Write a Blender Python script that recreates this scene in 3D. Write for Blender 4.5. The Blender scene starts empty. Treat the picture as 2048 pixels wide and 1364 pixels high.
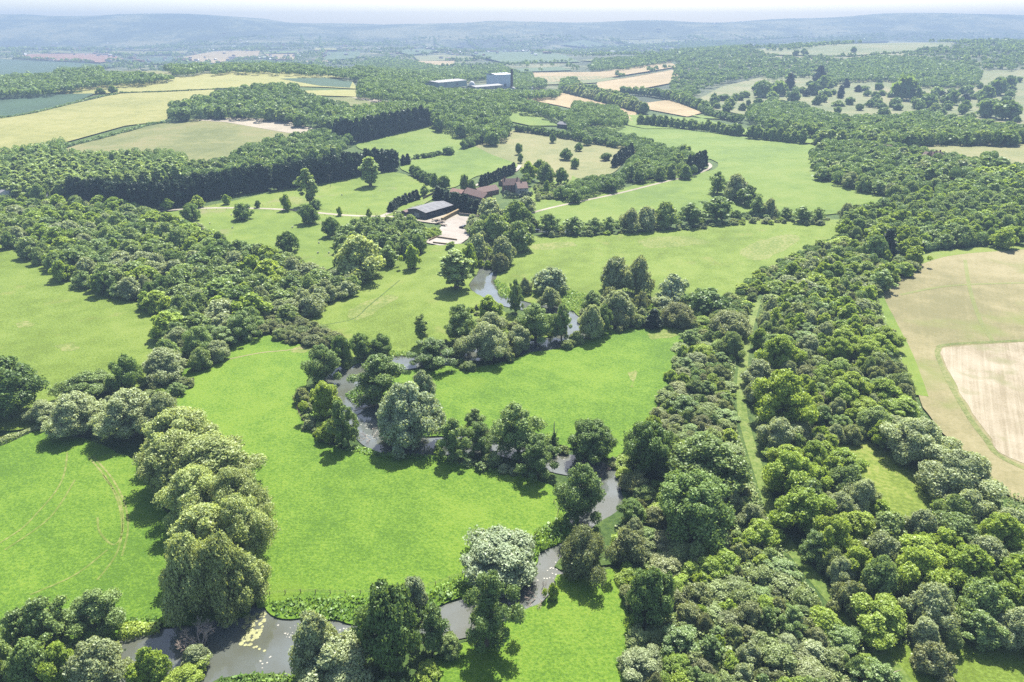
# Aerial view of a river valley: meadows, woods, a farm and hazy far hills.
import bpy, math, random
import numpy as np
from mathutils import Vector, Matrix
from mathutils.geometry import delaunay_2d_cdt

random.seed(7)
RNG = np.random.default_rng(11)
SC = bpy.context.scene
COL = SC.collection
R = math.radians

# ------------------------------------------------------------------ camera
CAM_Z = 120.0
PITCH = R(24.5)
FPX = 1365.0                       # focal length in pixels of the 2048 x 1364 photograph
CP, SP = math.cos(PITCH), math.sin(PITCH)
SUN_EL, SUN_AZ = R(54), R(13)      # sun beyond the scene, a little to the right

cam = bpy.data.cameras.new('camera')
cam.sensor_width = 36.0
cam.lens = FPX / 2048 * 36.0
cam.clip_start, cam.clip_end = 1.0, 40000.0
camo = bpy.data.objects.new('camera', cam)
camo.location = (0, 0, CAM_Z)
camo.rotation_euler = (R(90) - PITCH, 0, 0)
COL.objects.link(camo)
SC.camera = camo

# ------------------------------------------------------------------ terrain
def g1(d, s):
    return np.exp(-0.5 * (d / s) ** 2)

def g2(d, sn, sp):
    return np.exp(-0.5 * (d / np.where(d < 0, sn, sp)) ** 2)

def sstep(a, b, v):
    t = np.clip((v - a) / (b - a), 0, 1)
    return t * t * (3 - 2 * t)

RIDGE_Y = 7000.0
_rp = [(-3000, 40), (-900, 36), (-300, 30), (0, 27), (70, 28), (100, 33), (200, 32), (245, 28), (330, 30), (500, 34), (560, 43), (640, 47), (760, 50),
       (850, 51), (930, 47), (985, 43), (1040, 45), (1150, 47), (1300, 45), (1400, 46), (1500, 44), (1600, 41), (1700, 37),
       (1800, 31), (1860, 29), (1930, 31), (2048, 33), (2300, 38), (5000, 42)]
_RX, _RZ = [], []
for _px, _py in _rp:
    _x = (_px - 1024) / FPX
    _y = (682 - _py) / FPX
    _d = (_x, CP + _y * SP, -SP + _y * CP)
    _t = RIDGE_Y / _d[1]
    _RX.append(_x * _t)
    _RZ.append(CAM_Z + _t * _d[2])
_RX, _RZ = np.array(_RX), np.array(_RZ)

def T(x, y):
    """height of the land"""
    x = np.asarray(x, float)
    y = np.asarray(y, float)
    z = 50 * g2(x + 480, 600, 265) * g2(y - 1380, 400, 330)
    z = z + 14 * g1(x + 130, 190) * g1(y - 1040, 140)
    z = z + 78 * g2(x - 1500, 850, 1500) * g2(y - 2650, 780, 500)
    z = z + 15 * g2(x - 520, 190, 500) * g1(y - 620, 190)
    r = np.hypot(x, y)
    far = sstep(2800, 4200, r)
    und = 13 * np.sin(x / 610 + 1.3) * np.sin(y / 480 + .4) + 9 * np.sin(x / 330 + y / 410) + 6 * np.sin(x / 170 - y / 260 + 2)
    z = z + far * (und + 8)
    rz = np.interp(x, _RX, _RZ)
    z = z + sstep(4900, RIDGE_Y, y) * (rz + 14 - und * .3 * far)
    z = z + sstep(3900, 5600, y) * 12 * sstep(400, 1800, x)
    return z

def ray(px, py):
    x = (px - 1024) / FPX
    y = (682 - py) / FPX
    return (x, CP + y * SP, -SP + y * CP)

_TT = np.concatenate([np.geomspace(60, 14000, 1400)])

def at(px, py, h=0.0):
    """the point of the land (plus h) seen at pixel (px, py) of the photograph"""
    d = ray(px, py)
    X, Y, Z = _TT * d[0], _TT * d[1], CAM_Z + _TT * d[2]
    below = Z < T(X, Y) + h
    k = int(np.argmax(below)) if below.any() else len(_TT) - 1
    a, b = _TT[max(k - 1, 0)], _TT[k]
    for _ in range(18):
        m = .5 * (a + b)
        if CAM_Z + m * d[2] < float(T(m * d[0], m * d[1])) + h:
            b = m
        else:
            a = m
    return (b * d[0], b * d[1], CAM_Z + b * d[2])

def depth_of(x, y, z):
    return y * CP + (CAM_Z - z) * SP

def proj(x, y, z):
    w = y * CP + (CAM_Z - z) * SP
    u = y * SP + (z - CAM_Z) * CP
    return 1024 + FPX * x / w, 682 - FPX * u / w

# ------------------------------------------------------------------ helpers
def tag(o, label=None, cat=None, group=None, kind=None):
    if label: o['label'] = label
    if cat: o['category'] = cat
    if group: o['group'] = group
    if kind: o['kind'] = kind
    return o

def link(name, data, parent=None):
    o = bpy.data.objects.new(name, data)
    COL.objects.link(o)
    if parent is not None:
        o.parent = parent
    return o

def empty(name, loc, rz=0.0):
    o = bpy.data.objects.new(name, None)
    COL.objects.link(o)
    o.location = loc
    o.rotation_euler = (0, 0, rz)
    return o

def mesh_np(name, V, faces_flat, nper, mats=(), tone=None, smooth=False):
    """mesh from numpy arrays: V (n,3), faces_flat ints, nper verts per face"""
    V = np.asarray(V, np.float32)
    F = np.asarray(faces_flat, np.int32).ravel()
    nf = len(F) // nper
    me = bpy.data.meshes.new(name)
    me.vertices.add(len(V))
    me.vertices.foreach_set('co', V.ravel())
    me.loops.add(len(F))
    me.loops.foreach_set('vertex_index', F)
    me.polygons.add(nf)
    me.polygons.foreach_set('loop_start', np.arange(nf, dtype=np.int32) * nper)
    me.polygons.foreach_set('loop_total', np.full(nf, nper, np.int32))
    if smooth:
        me.polygons.foreach_set('use_smooth', np.ones(nf, bool))
    for m in mats:
        me.materials.append(m)
    if tone is not None:
        a = me.attributes.new('tone', 'FLOAT', 'FACE')
        a.data.foreach_set('value', np.asarray(tone, np.float32))
    me.update(calc_edges=True)
    return me

class MB:
    """collects boxes, prisms and tubes and links them as one mesh object"""
    def __init__(s):
        s.v, s.f = [], []
    def add(s, vs, fs):
        b = len(s.v)
        s.v += [tuple(map(float, p)) for p in vs]
        s.f += [tuple(i + b for i in f) for f in fs]
        return s
    def box(s, x0, x1, y0, y1, z0, z1):
        return s.add([(x0, y0, z0), (x1, y0, z0), (x1, y1, z0), (x0, y1, z0), (x0, y0, z1), (x1, y0, z1), (x1, y1, z1), (x0, y1, z1)],
                     [(3, 2, 1, 0), (4, 5, 6, 7), (0, 1, 5, 4), (1, 2, 6, 5), (2, 3, 7, 6), (3, 0, 4, 7)])
    def prism(s, pts, ax, a, b):
        """polygon pts (2-D) extruded along axis ax from a to b"""
        n = len(pts)
        def P(p, q):
            return (q, p[0], p[1]) if ax == 0 else (p[0], q, p[1]) if ax == 1 else (p[0], p[1], q)
        vs = [P(p, a) for p in pts] + [P(p, b) for p in pts]
        fs = [tuple(range(n))[::-1], tuple(range(n, 2 * n))] + [(i, (i + 1) % n, n + (i + 1) % n, n + i) for i in range(n)]
        return s.add(vs, fs)
    def tube(s, pts, rad, n=6):
        vs, fs = [], []
        for i, p in enumerate(pts):
            p = Vector(p)
            q = Vector(pts[min(i + 1, len(pts) - 1)]) - Vector(pts[max(i - 1, 0)])
            q.normalize()
            u = q.orthogonal().normalized()
            w = q.cross(u)
            r = rad[i] if hasattr(rad, '__len__') else rad
            for k in range(n):
                a = 2 * math.pi * k / n
                vs.append(p + (u * math.cos(a) + w * math.sin(a)) * r)
        for i in range(len(pts) - 1):
            for k in range(n):
                k2 = (k + 1) % n
                fs.append((i * n + k, i * n + k2, (i + 1) * n + k2, (i + 1) * n + k))
        fs.append(tuple(range(n))[::-1])
        fs.append(tuple((len(pts) - 1) * n + k for k in range(n)))
        return s.add(vs, fs)
    def mesh(s, name, mat):
        me = bpy.data.meshes.new(name)
        me.from_pydata(s.v, [], s.f)
        me.materials.append(mat)
        me.update()
        return me
    def build(s, name, mat, parent=None):
        return link(name, s.mesh(name, mat), parent)

# ------------------------------------------------------------------ materials
def srgb(r, g, b):
    f = lambda c: c / 12.92 if c <= .04045 else ((c + .055) / 1.055) ** 2.4
    return (f(r / 255), f(g / 255), f(b / 255), 1.0)

def new_mat(name):
    m = bpy.data.materials.new(name)
    m.use_nodes = True
    nt = m.node_tree
    for n in list(nt.nodes):
        nt.nodes.remove(n)
    out = nt.nodes.new('ShaderNodeOutputMaterial')
    return m, nt, out

def N(nt, t, **kw):
    n = nt.nodes.new(t)
    for k, v in kw.items():
        if k.startswith('i_'):
            n.inputs[k[2:].replace('_', ' ')].default_value = v
        else:
            setattr(n, k, v)
    return n

def noise(nt, vec, scale, detail=3.0, rough=.55):
    n = N(nt, 'ShaderNodeTexNoise')
    n.inputs['Scale'].default_value = scale
    n.inputs['Detail'].default_value = detail
    n.inputs['Roughness'].default_value = rough
    nt.links.new(vec, n.inputs['Vector'])
    return n.outputs['Fac']

def ramp(nt, fac, stops):
    r = N(nt, 'ShaderNodeValToRGB')
    e = r.color_ramp.elements
    e[0].position, e[0].color = stops[0]
    e[1].position, e[1].color = stops[-1]
    for p, c in stops[1:-1]:
        k = e.new(p)
        k.color = c
    nt.links.new(fac, r.inputs['Fac'])
    return r.outputs['Color']

def mixc(nt, fac, a, b, mode='MIX'):
    m = N(nt, 'ShaderNodeMix', data_type='RGBA', blend_type=mode)
    for s, v in ((m.inputs['Factor'], fac), (m.inputs['A'], a), (m.inputs['B'], b)):
        if hasattr(v, 'is_linked') or isinstance(v, bpy.types.NodeSocket):
            nt.links.new(v, s)
        else:
            s.default_value = v
    return m.outputs['Result']

def math_n(nt, op, a, b=None, clamp=False):
    m = N(nt, 'ShaderNodeMath', operation=op, use_clamp=clamp)
    for i, v in enumerate((a, b)):
        if v is None: continue
        if isinstance(v, bpy.types.NodeSocket): nt.links.new(v, m.inputs[i])
        else: m.inputs[i].default_value = v
    return m.outputs[0]

def hsv_scale(c, k):
    return (c[0] * k, c[1] * k, c[2] * k, 1)

KP = .52
KG = .44                            # overall reflectance of the ground colours below

def ground_mat(name, dark, mid, light, big=.012, med=.09, fine=.9, stripes=None, patch=None, bump=.25, fw=.5, con=1.0):
    """mown grass, crops or bare soil: three scales of mottling, optional drill lines and worn patches"""
    dark, mid, light = (hsv_scale(c, KG) for c in (dark, mid, light))
    if patch: patch = (hsv_scale(patch[0], KG),) + patch[1:]
    m, nt, out = new_mat(name)
    tc = N(nt, 'ShaderNodeTexCoord')
    ob = tc.outputs['Object']
    a = noise(nt, ob, big, 3)
    b = noise(nt, ob, med, 4, .6)
    c = noise(nt, ob, fine, 3, .7)
    f = math_n(nt, 'ADD', math_n(nt, 'MULTIPLY', a, .9), math_n(nt, 'MULTIPLY', b, .6))
    f = math_n(nt, 'ADD', f, math_n(nt, 'MULTIPLY', c, fw))
    mean = (.9 + .6 + fw) / 2
    k = 2.6 * con
    f = math_n(nt, 'ADD', math_n(nt, 'MULTIPLY', math_n(nt, 'SUBTRACT', f, mean), k), .5, True)
    if stripes:
        ang, per, amt = stripes
        mp = N(nt, 'ShaderNodeMapping')
        mp.inputs['Rotation'].default_value = (0, 0, ang)
        nt.links.new(ob, mp.inputs['Vector'])
        mq = N(nt, 'ShaderNodeMapping')
        mq.inputs['Scale'].default_value = (1.0 / per, .022 / per, 1.0)
        nt.links.new(mp.outputs[0], mq.inputs['Vector'])
        w = noise(nt, mq.outputs[0], 1.0, 2, .6)
        f = math_n(nt, 'ADD', f, math_n(nt, 'MULTIPLY', math_n(nt, 'SUBTRACT', w, .5), amt * 3.2), True)
    colr = ramp(nt, f, [(0, dark), (.5, mid), (1, light)])
    if patch:
        pc, sc, th = patch
        p = noise(nt, ob, sc, 4, .6)
        p = ramp(nt, p, [(th, (0, 0, 0, 1)), (min(th + .14, 1), (1, 1, 1, 1))])
        colr = mixc(nt, p, colr, pc)
    bs = N(nt, 'ShaderNodeBsdfPrincipled')
    bs.inputs['Roughness'].default_value = .9
    bs.inputs['Specular IOR Level'].default_value = .15
    nt.links.new(colr, bs.inputs['Base Color'])
    if bump:
        bp = N(nt, 'ShaderNodeBump')
        bp.inputs['Strength'].default_value = bump
        bp.inputs['Distance'].default_value = .35
        nt.links.new(c, bp.inputs['Height'])
        nt.links.new(bp.outputs[0], bs.inputs['Normal'])
    nt.links.new(bs.outputs[0], out.inputs[0])
    return m

def plain_mat(name, col, rough=.7, metal=0.0, var=.25, scale=1.5, spec=.3):
    col = hsv_scale(col, KP)
    m, nt, out = new_mat(name)
    tc = N(nt, 'ShaderNodeTexCoord')
    n = noise(nt, tc.outputs['Object'], scale, 4, .6)
    c = ramp(nt, n, [(.25, hsv_scale(col, 1 - var)), (.75, hsv_scale(col, 1 + var))])
    bs = N(nt, 'ShaderNodeBsdfPrincipled')
    bs.inputs['Roughness'].default_value = rough
    bs.inputs['Metallic'].default_value = metal
    bs.inputs['Specular IOR Level'].default_value = spec
    nt.links.new(c, bs.inputs['Base Color'])
    nt.links.new(bs.outputs[0], out.inputs[0])
    return m

def leaf_mat(name, dark, light, trans=.35, warm=None):
    """foliage: diffuse and translucent leaves, tone from clump and from tree to tree"""
    m, nt, out = new_mat(name)
    at_ = N(nt, 'ShaderNodeAttribute', attribute_name='tone', attribute_type='GEOMETRY')
    oi = N(nt, 'ShaderNodeObjectInfo')
    f = math_n(nt, 'ADD', math_n(nt, 'MULTIPLY', at_.outputs['Fac'], .72), math_n(nt, 'MULTIPLY', oi.outputs['Random'], .42))
    f = math_n(nt, 'SUBTRACT', f, .07, True)
    c = ramp(nt, f, [(0, dark), (1, light)])
    if warm:
        r2 = math_n(nt, 'FRACT', math_n(nt, 'MULTIPLY', oi.outputs['Random'], 17.3))
        c = mixc(nt, math_n(nt, 'MULTIPLY', r2, warm[1]), c, warm[0])
    d = N(nt, 'ShaderNodeBsdfDiffuse')
    t = N(nt, 'ShaderNodeBsdfTranslucent')
    gl = N(nt, 'ShaderNodeBsdfGlossy')
    gl.inputs['Roughness'].default_value = .45
    gl.inputs['Color'].default_value = (.9, .95, .9, 1)
    nt.links.new(c, d.inputs['Color'])
    tc = mixc(nt, 1.0, c, (1.25, 1.2, .6, 1), 'MULTIPLY')
    nt.links.new(tc, t.inputs['Color'])
    mx = N(nt, 'ShaderNodeMixShader')
    mx.inputs[0].default_value = trans
    nt.links.new(d.outputs[0], mx.inputs[1])
    nt.links.new(t.outputs[0], mx.inputs[2])
    mg = N(nt, 'ShaderNodeMixShader')
    mg.inputs[0].default_value = .015
    nt.links.new(mx.outputs[0], mg.inputs[1])
    nt.links.new(gl.outputs[0], mg.inputs[2])
    nt.links.new(mg.outputs[0], out.inputs[0])
    return m

def C(r, g, b):
    return (r, g, b, 1.0)

M = {}
M['meadow'] = ground_mat('meadow grass', C(.12, .18, .016), C(.172, .258, .028), C(.23, .30, .055), con=1.05, fine=1.4, fw=1.2, bump=.8, stripes=(R(35), 5, .16), patch=(C(.235, .265, .06), .05, .6))
M['meadow_lush'] = ground_mat('lush meadow grass', C(.085, .18, .011), C(.138, .258, .018), C(.195, .305, .03), fine=1.5, fw=1.3, bump=.9, con=1.0, stripes=(R(-50), 4, .18), patch=(C(.165, .27, .02), .03, .6))
M['pasture'] = ground_mat('grazed pasture', C(.125, .20, .022), C(.18, .262, .033), C(.235, .29, .055), fine=.8, patch=(C(.25, .25, .1), .03, .6))
M['hayfield'] = ground_mat('cut hay grass', C(.19, .21, .07), C(.25, .255, .095), C(.30, .28, .12), stripes=(R(70), 9, .25))
M['greenfield'] = ground_mat('young grass ley', C(.12, .20, .024), C(.165, .25, .03), C(.205, .275, .048), stripes=(R(75), 14, .2))
M['wheat'] = ground_mat('ripening barley', C(.24, .25, .065), C(.325, .32, .095), C(.38, .36, .125), stripes=(R(-62), 24, .3), big=.006)
M['oldpasture'] = ground_mat('rough summer pasture', C(.15, .175, .05), C(.215, .23, .075), C(.28, .255, .105), big=.014, stripes=(R(60), 16, .2))
M['stubble'] = ground_mat('mown dry stubble', C(.215, .20, .085), C(.295, .262, .125), C(.365, .32, .17), stripes=(R(28), 1.7, .14), patch=(C(.21, .24, .065), .02, .56))
M['palecrop'] = ground_mat('bleached bare soil', C(.30, .25, .155), C(.41, .35, .24), C(.48, .42, .305), stripes=(R(30), 1.1, .45), fine=1.6, patch=(C(.26, .25, .12), .05, .56))
M['palestrip'] = ground_mat('bare pale soil', C(.38, .33, .24), C(.45, .39, .29), C(.5, .44, .34))
M['soil'] = ground_mat('ploughed red soil', C(.24, .13, .085), C(.30, .165, .11), C(.34, .20, .14))
M['tan'] = ground_mat('dry tan crop', C(.33, .25, .115), C(.41, .31, .155), C(.47, .36, .19), stripes=(R(50), 20, .2))
M['darkcrop'] = ground_mat('dark green crop', C(.04, .085, .042), C(.05, .105, .052), C(.062, .125, .062), stripes=(R(70), 20, .2))
M['farcrop'] = ground_mat('far green crop', C(.07, .13, .055), C(.10, .165, .07), C(.13, .19, .085))
M['parkland'] = ground_mat('parched park grass', C(.14, .18, .06), C(.20, .225, .085), C(.28, .265, .125), big=.01, patch=(C(.34, .28, .16), .009, .6))
M['tram'] = ground_mat('thin green crop line', C(.20, .22, .07), C(.25, .27, .09), C(.29, .30, .12), fine=.9)
M['margin'] = ground_mat('field margin grass', C(.14, .17, .045), C(.20, .23, .07), C(.28, .275, .11), fine=.8, fw=1.3)
M['worn'] = ground_mat('worn dry grass', C(.14, .20, .03), C(.20, .255, .05), C(.29, .30, .10), fine=.7, fw=1.4)
M['rough'] = ground_mat('rough herbage', C(.04, .085, .016), C(.07, .125, .022), C(.11, .17, .035), fine=.7, fw=1.1, bump=.8)
M['lane'] = ground_mat('mown ride grass', C(.10, .165, .026), C(.165, .235, .045), C(.235, .28, .08), fw=1.2, fine=.9)
M['farland'] = ground_mat('far countryside', C(.035, .06, .025), C(.09, .12, .045), C(.24, .235, .11), big=.0016, med=.006, fine=.03, fw=.6, bump=0, con=1.7)
M['gravel'] = ground_mat('pale gravel track', C(.33, .29, .22), C(.42, .37, .29), C(.5, .45, .36), fine=1.5)
M['concrete'] = ground_mat('pinkish concrete', C(.34, .295, .25), C(.43, .385, .33), C(.48, .44, .385), med=.2, fine=1.0)
M['bank'] = plain_mat('earth bank', C(.10, .085, .045), .95)

def water_mat():
    m, nt, out = new_mat('silty river water')
    tc = N(nt, 'ShaderNodeTexCoord')
    ob = tc.outputs['Object']
    n = noise(nt, ob, .07, 3)
    col = ramp(nt, n, [(.3, C(.048, .05, .034)), (.7, C(.072, .082, .078))])
    bs = N(nt, 'ShaderNodeBsdfPrincipled')
    bs.inputs['Roughness'].default_value = .04
    bs.inputs['IOR'].default_value = 1.45
    nt.links.new(col, bs.inputs['Base Color'])
    w = noise(nt, ob, 1.4, 3)
    bp = N(nt, 'ShaderNodeBump')
    bp.inputs['Strength'].default_value = .05
    bp.inputs['Distance'].default_value = .1
    nt.links.new(w, bp.inputs['Height'])
    nt.links.new(bp.outputs[0], bs.inputs['Normal'])
    nt.links.new(bs.outputs[0], out.inputs[0])
    return m
M['water'] = water_mat()

# ------------------------------------------------------------------ world, sun, haze
world = bpy.data.worlds.new('World')
SC.world = world
world.use_nodes = True
wn = world.node_tree
bg = wn.nodes['Background']
sky = wn.nodes.new('ShaderNodeTexSky')
sky.sky_type = 'NISHITA'
sky.sun_disc = False
sky.sun_elevation = SUN_EL
sky.sun_rotation = SUN_AZ
sky.altitude = 100
sky.air_density = 1.0
sky.dust_density = 1.8
sky.ozone_density = 1.5
wn.links.new(sky.outputs[0], bg.inputs[0])
bg.inputs[1].default_value = 0.088

sun = bpy.data.lights.new('sun', 'SUN')
sun.energy = 4.8
sun.angle = R(.53)
sun.color = (1.0, .955, .88)
suno = bpy.data.objects.new('sun', sun)
sd = Vector((math.sin(SUN_AZ) * math.cos(SUN_EL), math.cos(SUN_AZ) * math.cos(SUN_EL), math.sin(SUN_EL)))
suno.rotation_euler = sd.to_track_quat('Z', 'Y').to_euler()
suno.location = (0, 0, 400)
COL.objects.link(suno)

def haze():
    mb = MB().box(-9000, 9000, -900, 7350, -12, 275)
    m, nt, out = new_mat('summer haze')
    v = N(nt, 'ShaderNodeVolumePrincipled')
    v.inputs['Color'].default_value = (.235, .32, .445, 1)
    v.inputs['Density'].default_value = 2.25e-4
    v.inputs['Anisotropy'].default_value = 0.0
    nt.links.new(v.outputs[0], out.inputs['Volume'])
    o = mb.build('haze', m)
    tag(o, kind='stuff')
haze()

vs = SC.view_settings
vs.view_transform = 'Standard'
vs.look = 'None'
vs.gamma = 1.0
vs.use_curve_mapping = False
vs.exposure = 1.98
SC.cycles.use_denoising = False
SC.cycles.max_bounces = 6
SC.cycles.diffuse_bounces = 3
SC.cycles.transmission_bounces = 3
SC.cycles.volume_bounces = 0
SC.cycles.volume_step_rate = 1.0

# ------------------------------------------------------------------ ground, fields, paths, river
def ground():
    def axis(lo, hi, step, inner_lo, inner_hi, grow):
        v = list(np.arange(inner_lo, inner_hi + .1, step))
        s, a = step, v[-1]
        while a < hi:
            s *= grow; a += s; v.append(a)
        s, a = step, v[0]
        while a > lo:
            s *= grow; a -= s; v.insert(0, a)
        return np.array(v)
    xs = axis(-8800, 8800, 16, -700, 900, 1.05)
    ys = axis(-800, 7250, 16, -200, 1500, 1.02)
    X, Y = np.meshgrid(xs, ys)
    rr = np.hypot(X, Y)
    Z = T(X, Y) - (.5 + (rr / 1000.) ** 2 * .35)
    V = np.stack([X, Y, Z], -1).reshape(-1, 3)
    ny, nx = X.shape
    i = np.arange(ny - 1)[:, None] * nx + np.arange(nx - 1)[None, :]
    F = np.stack([i, i + 1, i + nx + 1, i + nx], -1).reshape(-1, 4)
    me = mesh_np('ground', V, F, 4, [M['rough'], M['farland']], smooth=True)
    cy = V[F[:, 0], 1]
    me.polygons.foreach_set('material_index', (np.hypot(V[F[:, 0], 0], cy) > 1150).astype(np.int32))
    me.update()
    tag(link('ground', me), kind='structure')
ground()

def smooth_loop(pts, closed=True, n=6):
    """Catmull-Rom through 2-D points"""
    P = np.array(pts, float)
    m = len(P)
    out = []
    rng = range(m if closed else m - 1)
    for i in rng:
        if closed:
            p0, p1, p2, p3 = P[(i - 1) % m], P[i], P[(i + 1) % m], P[(i + 2) % m]
        else:
            p0, p1, p2, p3 = P[max(i - 1, 0)], P[i], P[i + 1], P[min(i + 2, m - 1)]
        L = np.linalg.norm(p2 - p1)
        k = max(1, min(n, int(L / 1.5)))
        for j in range(k):
            t = j / k
            out.append(.5 * ((2 * p1) + (-p0 + p2) * t + (2 * p0 - 5 * p1 + 4 * p2 - p3) * t * t + (-p0 + 3 * p1 - 3 * p2 + p3) * t ** 3))
    if not closed:
        out.append(P[-1])
    return np.array(out)

def jag(P, amp, closed=True):
    """roughens a boundary a little"""
    Q = P.copy()
    n = len(P)
    k = np.arange(n)
    ph = RNG.uniform(0, 6.28, 8)
    s = np.concatenate([[0], np.cumsum(np.linalg.norm(np.diff(P, axis=0), axis=1))])
    off = sum(np.sin(s / w + ph[j]) for j, w in enumerate((1.1, 1.9, 3.1, 5.3))) * amp / 2.5
    tan = np.roll(P, -1, 0) - np.roll(P, 1, 0)
    tan /= np.maximum(np.linalg.norm(tan, axis=1), 1e-6)[:, None]
    Q[:, 0] += -tan[:, 1] * off
    Q[:, 1] += tan[:, 0] * off
    return Q

def sheet(name, loop, mat, off=0.0, skirt=0.0, cell=None, kind='structure'):
    """a piece of land: polygon loop (world xy) draped over the terrain, with an earth edge of height skirt"""
    loop = np.asarray(loop, float)
    keep = [0]
    for i in range(1, len(loop)):
        if np.linalg.norm(loop[i] - loop[keep[-1]]) > .25: keep.append(i)
    loop = loop[keep]
    if np.linalg.norm(loop[0] - loop[-1]) < .25: loop = loop[:-1]
    lo, hi = loop.min(0), loop.max(0)
    if cell is None:
        cell = max(12.0, (hi - lo).max() / 45)
    gx = np.arange(lo[0] + cell * .37, hi[0], cell)
    gy = np.arange(lo[1] + cell * .41, hi[1], cell)
    GX, GY = np.meshgrid(gx, gy)
    vs = [Vector((float(a), float(b))) for a, b in loop]
    nb = len(vs)
    vs += [Vector((float(a), float(b))) for a, b in zip(GX.ravel(), GY.ravel())]
    res = delaunay_2d_cdt(vs, [], [list(range(nb))], 1, 1e-4)
    P = np.array([(v.x, v.y) for v in res[0]])
    fs = [tuple(f) for f in res[2]]
    Z = T(P[:, 0], P[:, 1]) + off
    V = [(p[0], p[1], z) for p, z in zip(P, Z)]
    if skirt:
        b = len(V)
        zl = T(loop[:, 0], loop[:, 1])
        n = len(loop)
        cx = loop.mean(0)
        for (x, y), z in zip(loop, zl): V.append((x, y, z + off - .002))
        for (x, y), z in zip(loop, zl): V.append((x, y, z + off - skirt))
        sk = [(b + i, b + (i + 1) % n, b + n + (i + 1) % n, b + n + i) for i in range(n)]
    me = bpy.data.meshes.new(name)
    me.from_pydata(V, [], fs + (sk if skirt else []))
    me.materials.append(mat)
    if skirt:
        me.materials.append(M['rough'])
        mi = np.zeros(len(me.polygons), np.int32)
        mi[len(fs):] = 1
        me.polygons.foreach_set('material_index', mi)
    me.update()
    o = link(name, me)
    tag(o, kind=kind)
    return o

def wpoly(pix):
    return np.array([at(a, b)[:2] for a, b in pix])

def field(name, pix, mat, off=0.0, skirt=0.0, jit=.5, cell=None, smooth=True):
    P = wpoly(pix)
    d = np.hypot(P[:, 0], P[:, 1]).mean()
    if smooth:
        P = smooth_loop(P)
    if jit and d < 700:
        P = jag(P, jit)
    return sheet(name, P, mat, off, skirt, cell)

def ribbon_pts(P, hw):
    tan = np.gradient(P, axis=0)
    tan /= np.maximum(np.linalg.norm(tan, axis=1), 1e-6)[:, None]
    nrm = np.stack([-tan[:, 1], tan[:, 0]], -1)
    hw = np.asarray(hw, float).reshape(-1, 1) if hasattr(hw, '__len__') else hw
    return P + nrm * hw, P - nrm * hw

def ribbon(name, pix, hw, mat, off, closed=False, world=False, kind='structure', absz=None):
    P = np.array(pix, float) if world else wpoly(pix)
    P = smooth_loop(P, False, 14)
    if hasattr(hw, '__len__'):
        hw = np.interp(np.linspace(0, 1, len(P)), np.linspace(0, 1, len(hw)), hw)
    A, B = ribbon_pts(P, hw)
    def zz(Q): return T(Q[:, 0], Q[:, 1]) + off if absz is None else np.full(len(Q), absz)
    V = np.concatenate([np.column_stack([A, zz(A)]), np.column_stack([B, zz(B)])])
    n = len(P)
    F = [(i, n + i, n + i + 1, i + 1) for i in range(n - 1)]
    me = mesh_np(name, V, np.array(F)[:, ::-1], 4, [mat])
    o = link(name, me)
    tag(o, kind=kind)
    return o

M['hayglade'] = ground_mat('yellowish glade grass', C(.13, .19, .02), C(.20, .27, .035), C(.28, .31, .07), fine=.7, fw=1.3, bump=.9)
# land that stands above the river: real banks 0.7 m high
field('central_meadow', [(515, 1215), (470, 1110), (420, 960), (330, 810), (325, 775), (360, 745), (420, 708), (495, 655), (560, 680), (618, 694), (622, 730), (612, 775), (592, 795),
      (600, 832), (626, 864), (660, 890), (700, 903), (725, 893), (760, 905), (810, 916), (870, 912), (940, 932), (1000, 938), (1055, 955), (1100, 972), (1122, 1000), (1138, 1035), (1146, 1066), (1118, 1086),
      (1080, 1106), (1064, 1140), (1000, 1160), (935, 1186), (900, 1199), (850, 1222), (830, 1236), (770, 1246), (720, 1247), (650, 1240), (600, 1234), (552, 1236), (530, 1214)], M['meadow_lush'], .06, .55)
field('west_meadow', [(-420, 930), (-100, 885), (0, 882), (60, 862), (130, 868), (240, 905), (300, 960), (350, 1060), (420, 1150), (500, 1222), (420, 1245), (310, 1257), (240, 1275), (180, 1300),
      (90, 1325), (0, 1345), (-200, 1400), (-500, 1420)], M['meadow_lush'], .06, .55)
field('upper_west_meadow', [(-420, 500), (-100, 480), (0, 488), (80, 530), (200, 580), (260, 600), (325, 640), (330, 720), (280, 775), (150, 810), (60, 855), (-100, 870), (-420, 915)], M['meadow'], .06, .55)
field('bend_meadow', [(800, 746), (822, 741), (880, 733), (935, 735), (1010, 724), (1060, 706), (1130, 694), (1170, 680), (1205, 664), (1260, 655), (1380, 655), (1370, 700), (1345, 750), (1310, 830), (1262, 890),
      (1225, 915), (1170, 903), (1120, 892), (1080, 880), (1000, 868), (950, 866), (890, 872), (830, 868), (790, 845), (770, 800), (765, 755)], M['meadow_lush'], .06, .55)
field('long_meadow', [(580, 630), (640, 600), (700, 570), (760, 530), (820, 500), (870, 490), (940, 488), (965, 500), (962, 530), (950, 552), (938, 575), (955, 588), (985, 606), (1010, 625), (1060, 640), (1100, 650), (1110, 668), (1060, 680),
      (950, 690), (870, 700), (820, 710), (785, 711), (750, 716), (715, 726), (690, 738), (660, 700), (640, 660)], M['meadow'], .06, .55)
field('east_meadow', [(992, 560), (996, 530), (1005, 508), (1030, 480), (1062, 473), (1110, 474), (1200, 470), (1400, 455), (1500, 438), (1640, 440), (1720, 440), (1720, 480), (1620, 500), (1540, 545), (1490, 600), (1440, 640), (1390, 662), (1260, 652),
      (1205, 655), (1172, 660), (1160, 635), (1130, 615), (1060, 604), (1020, 594), (998, 582)], M['meadow'], .06, .55)
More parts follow.
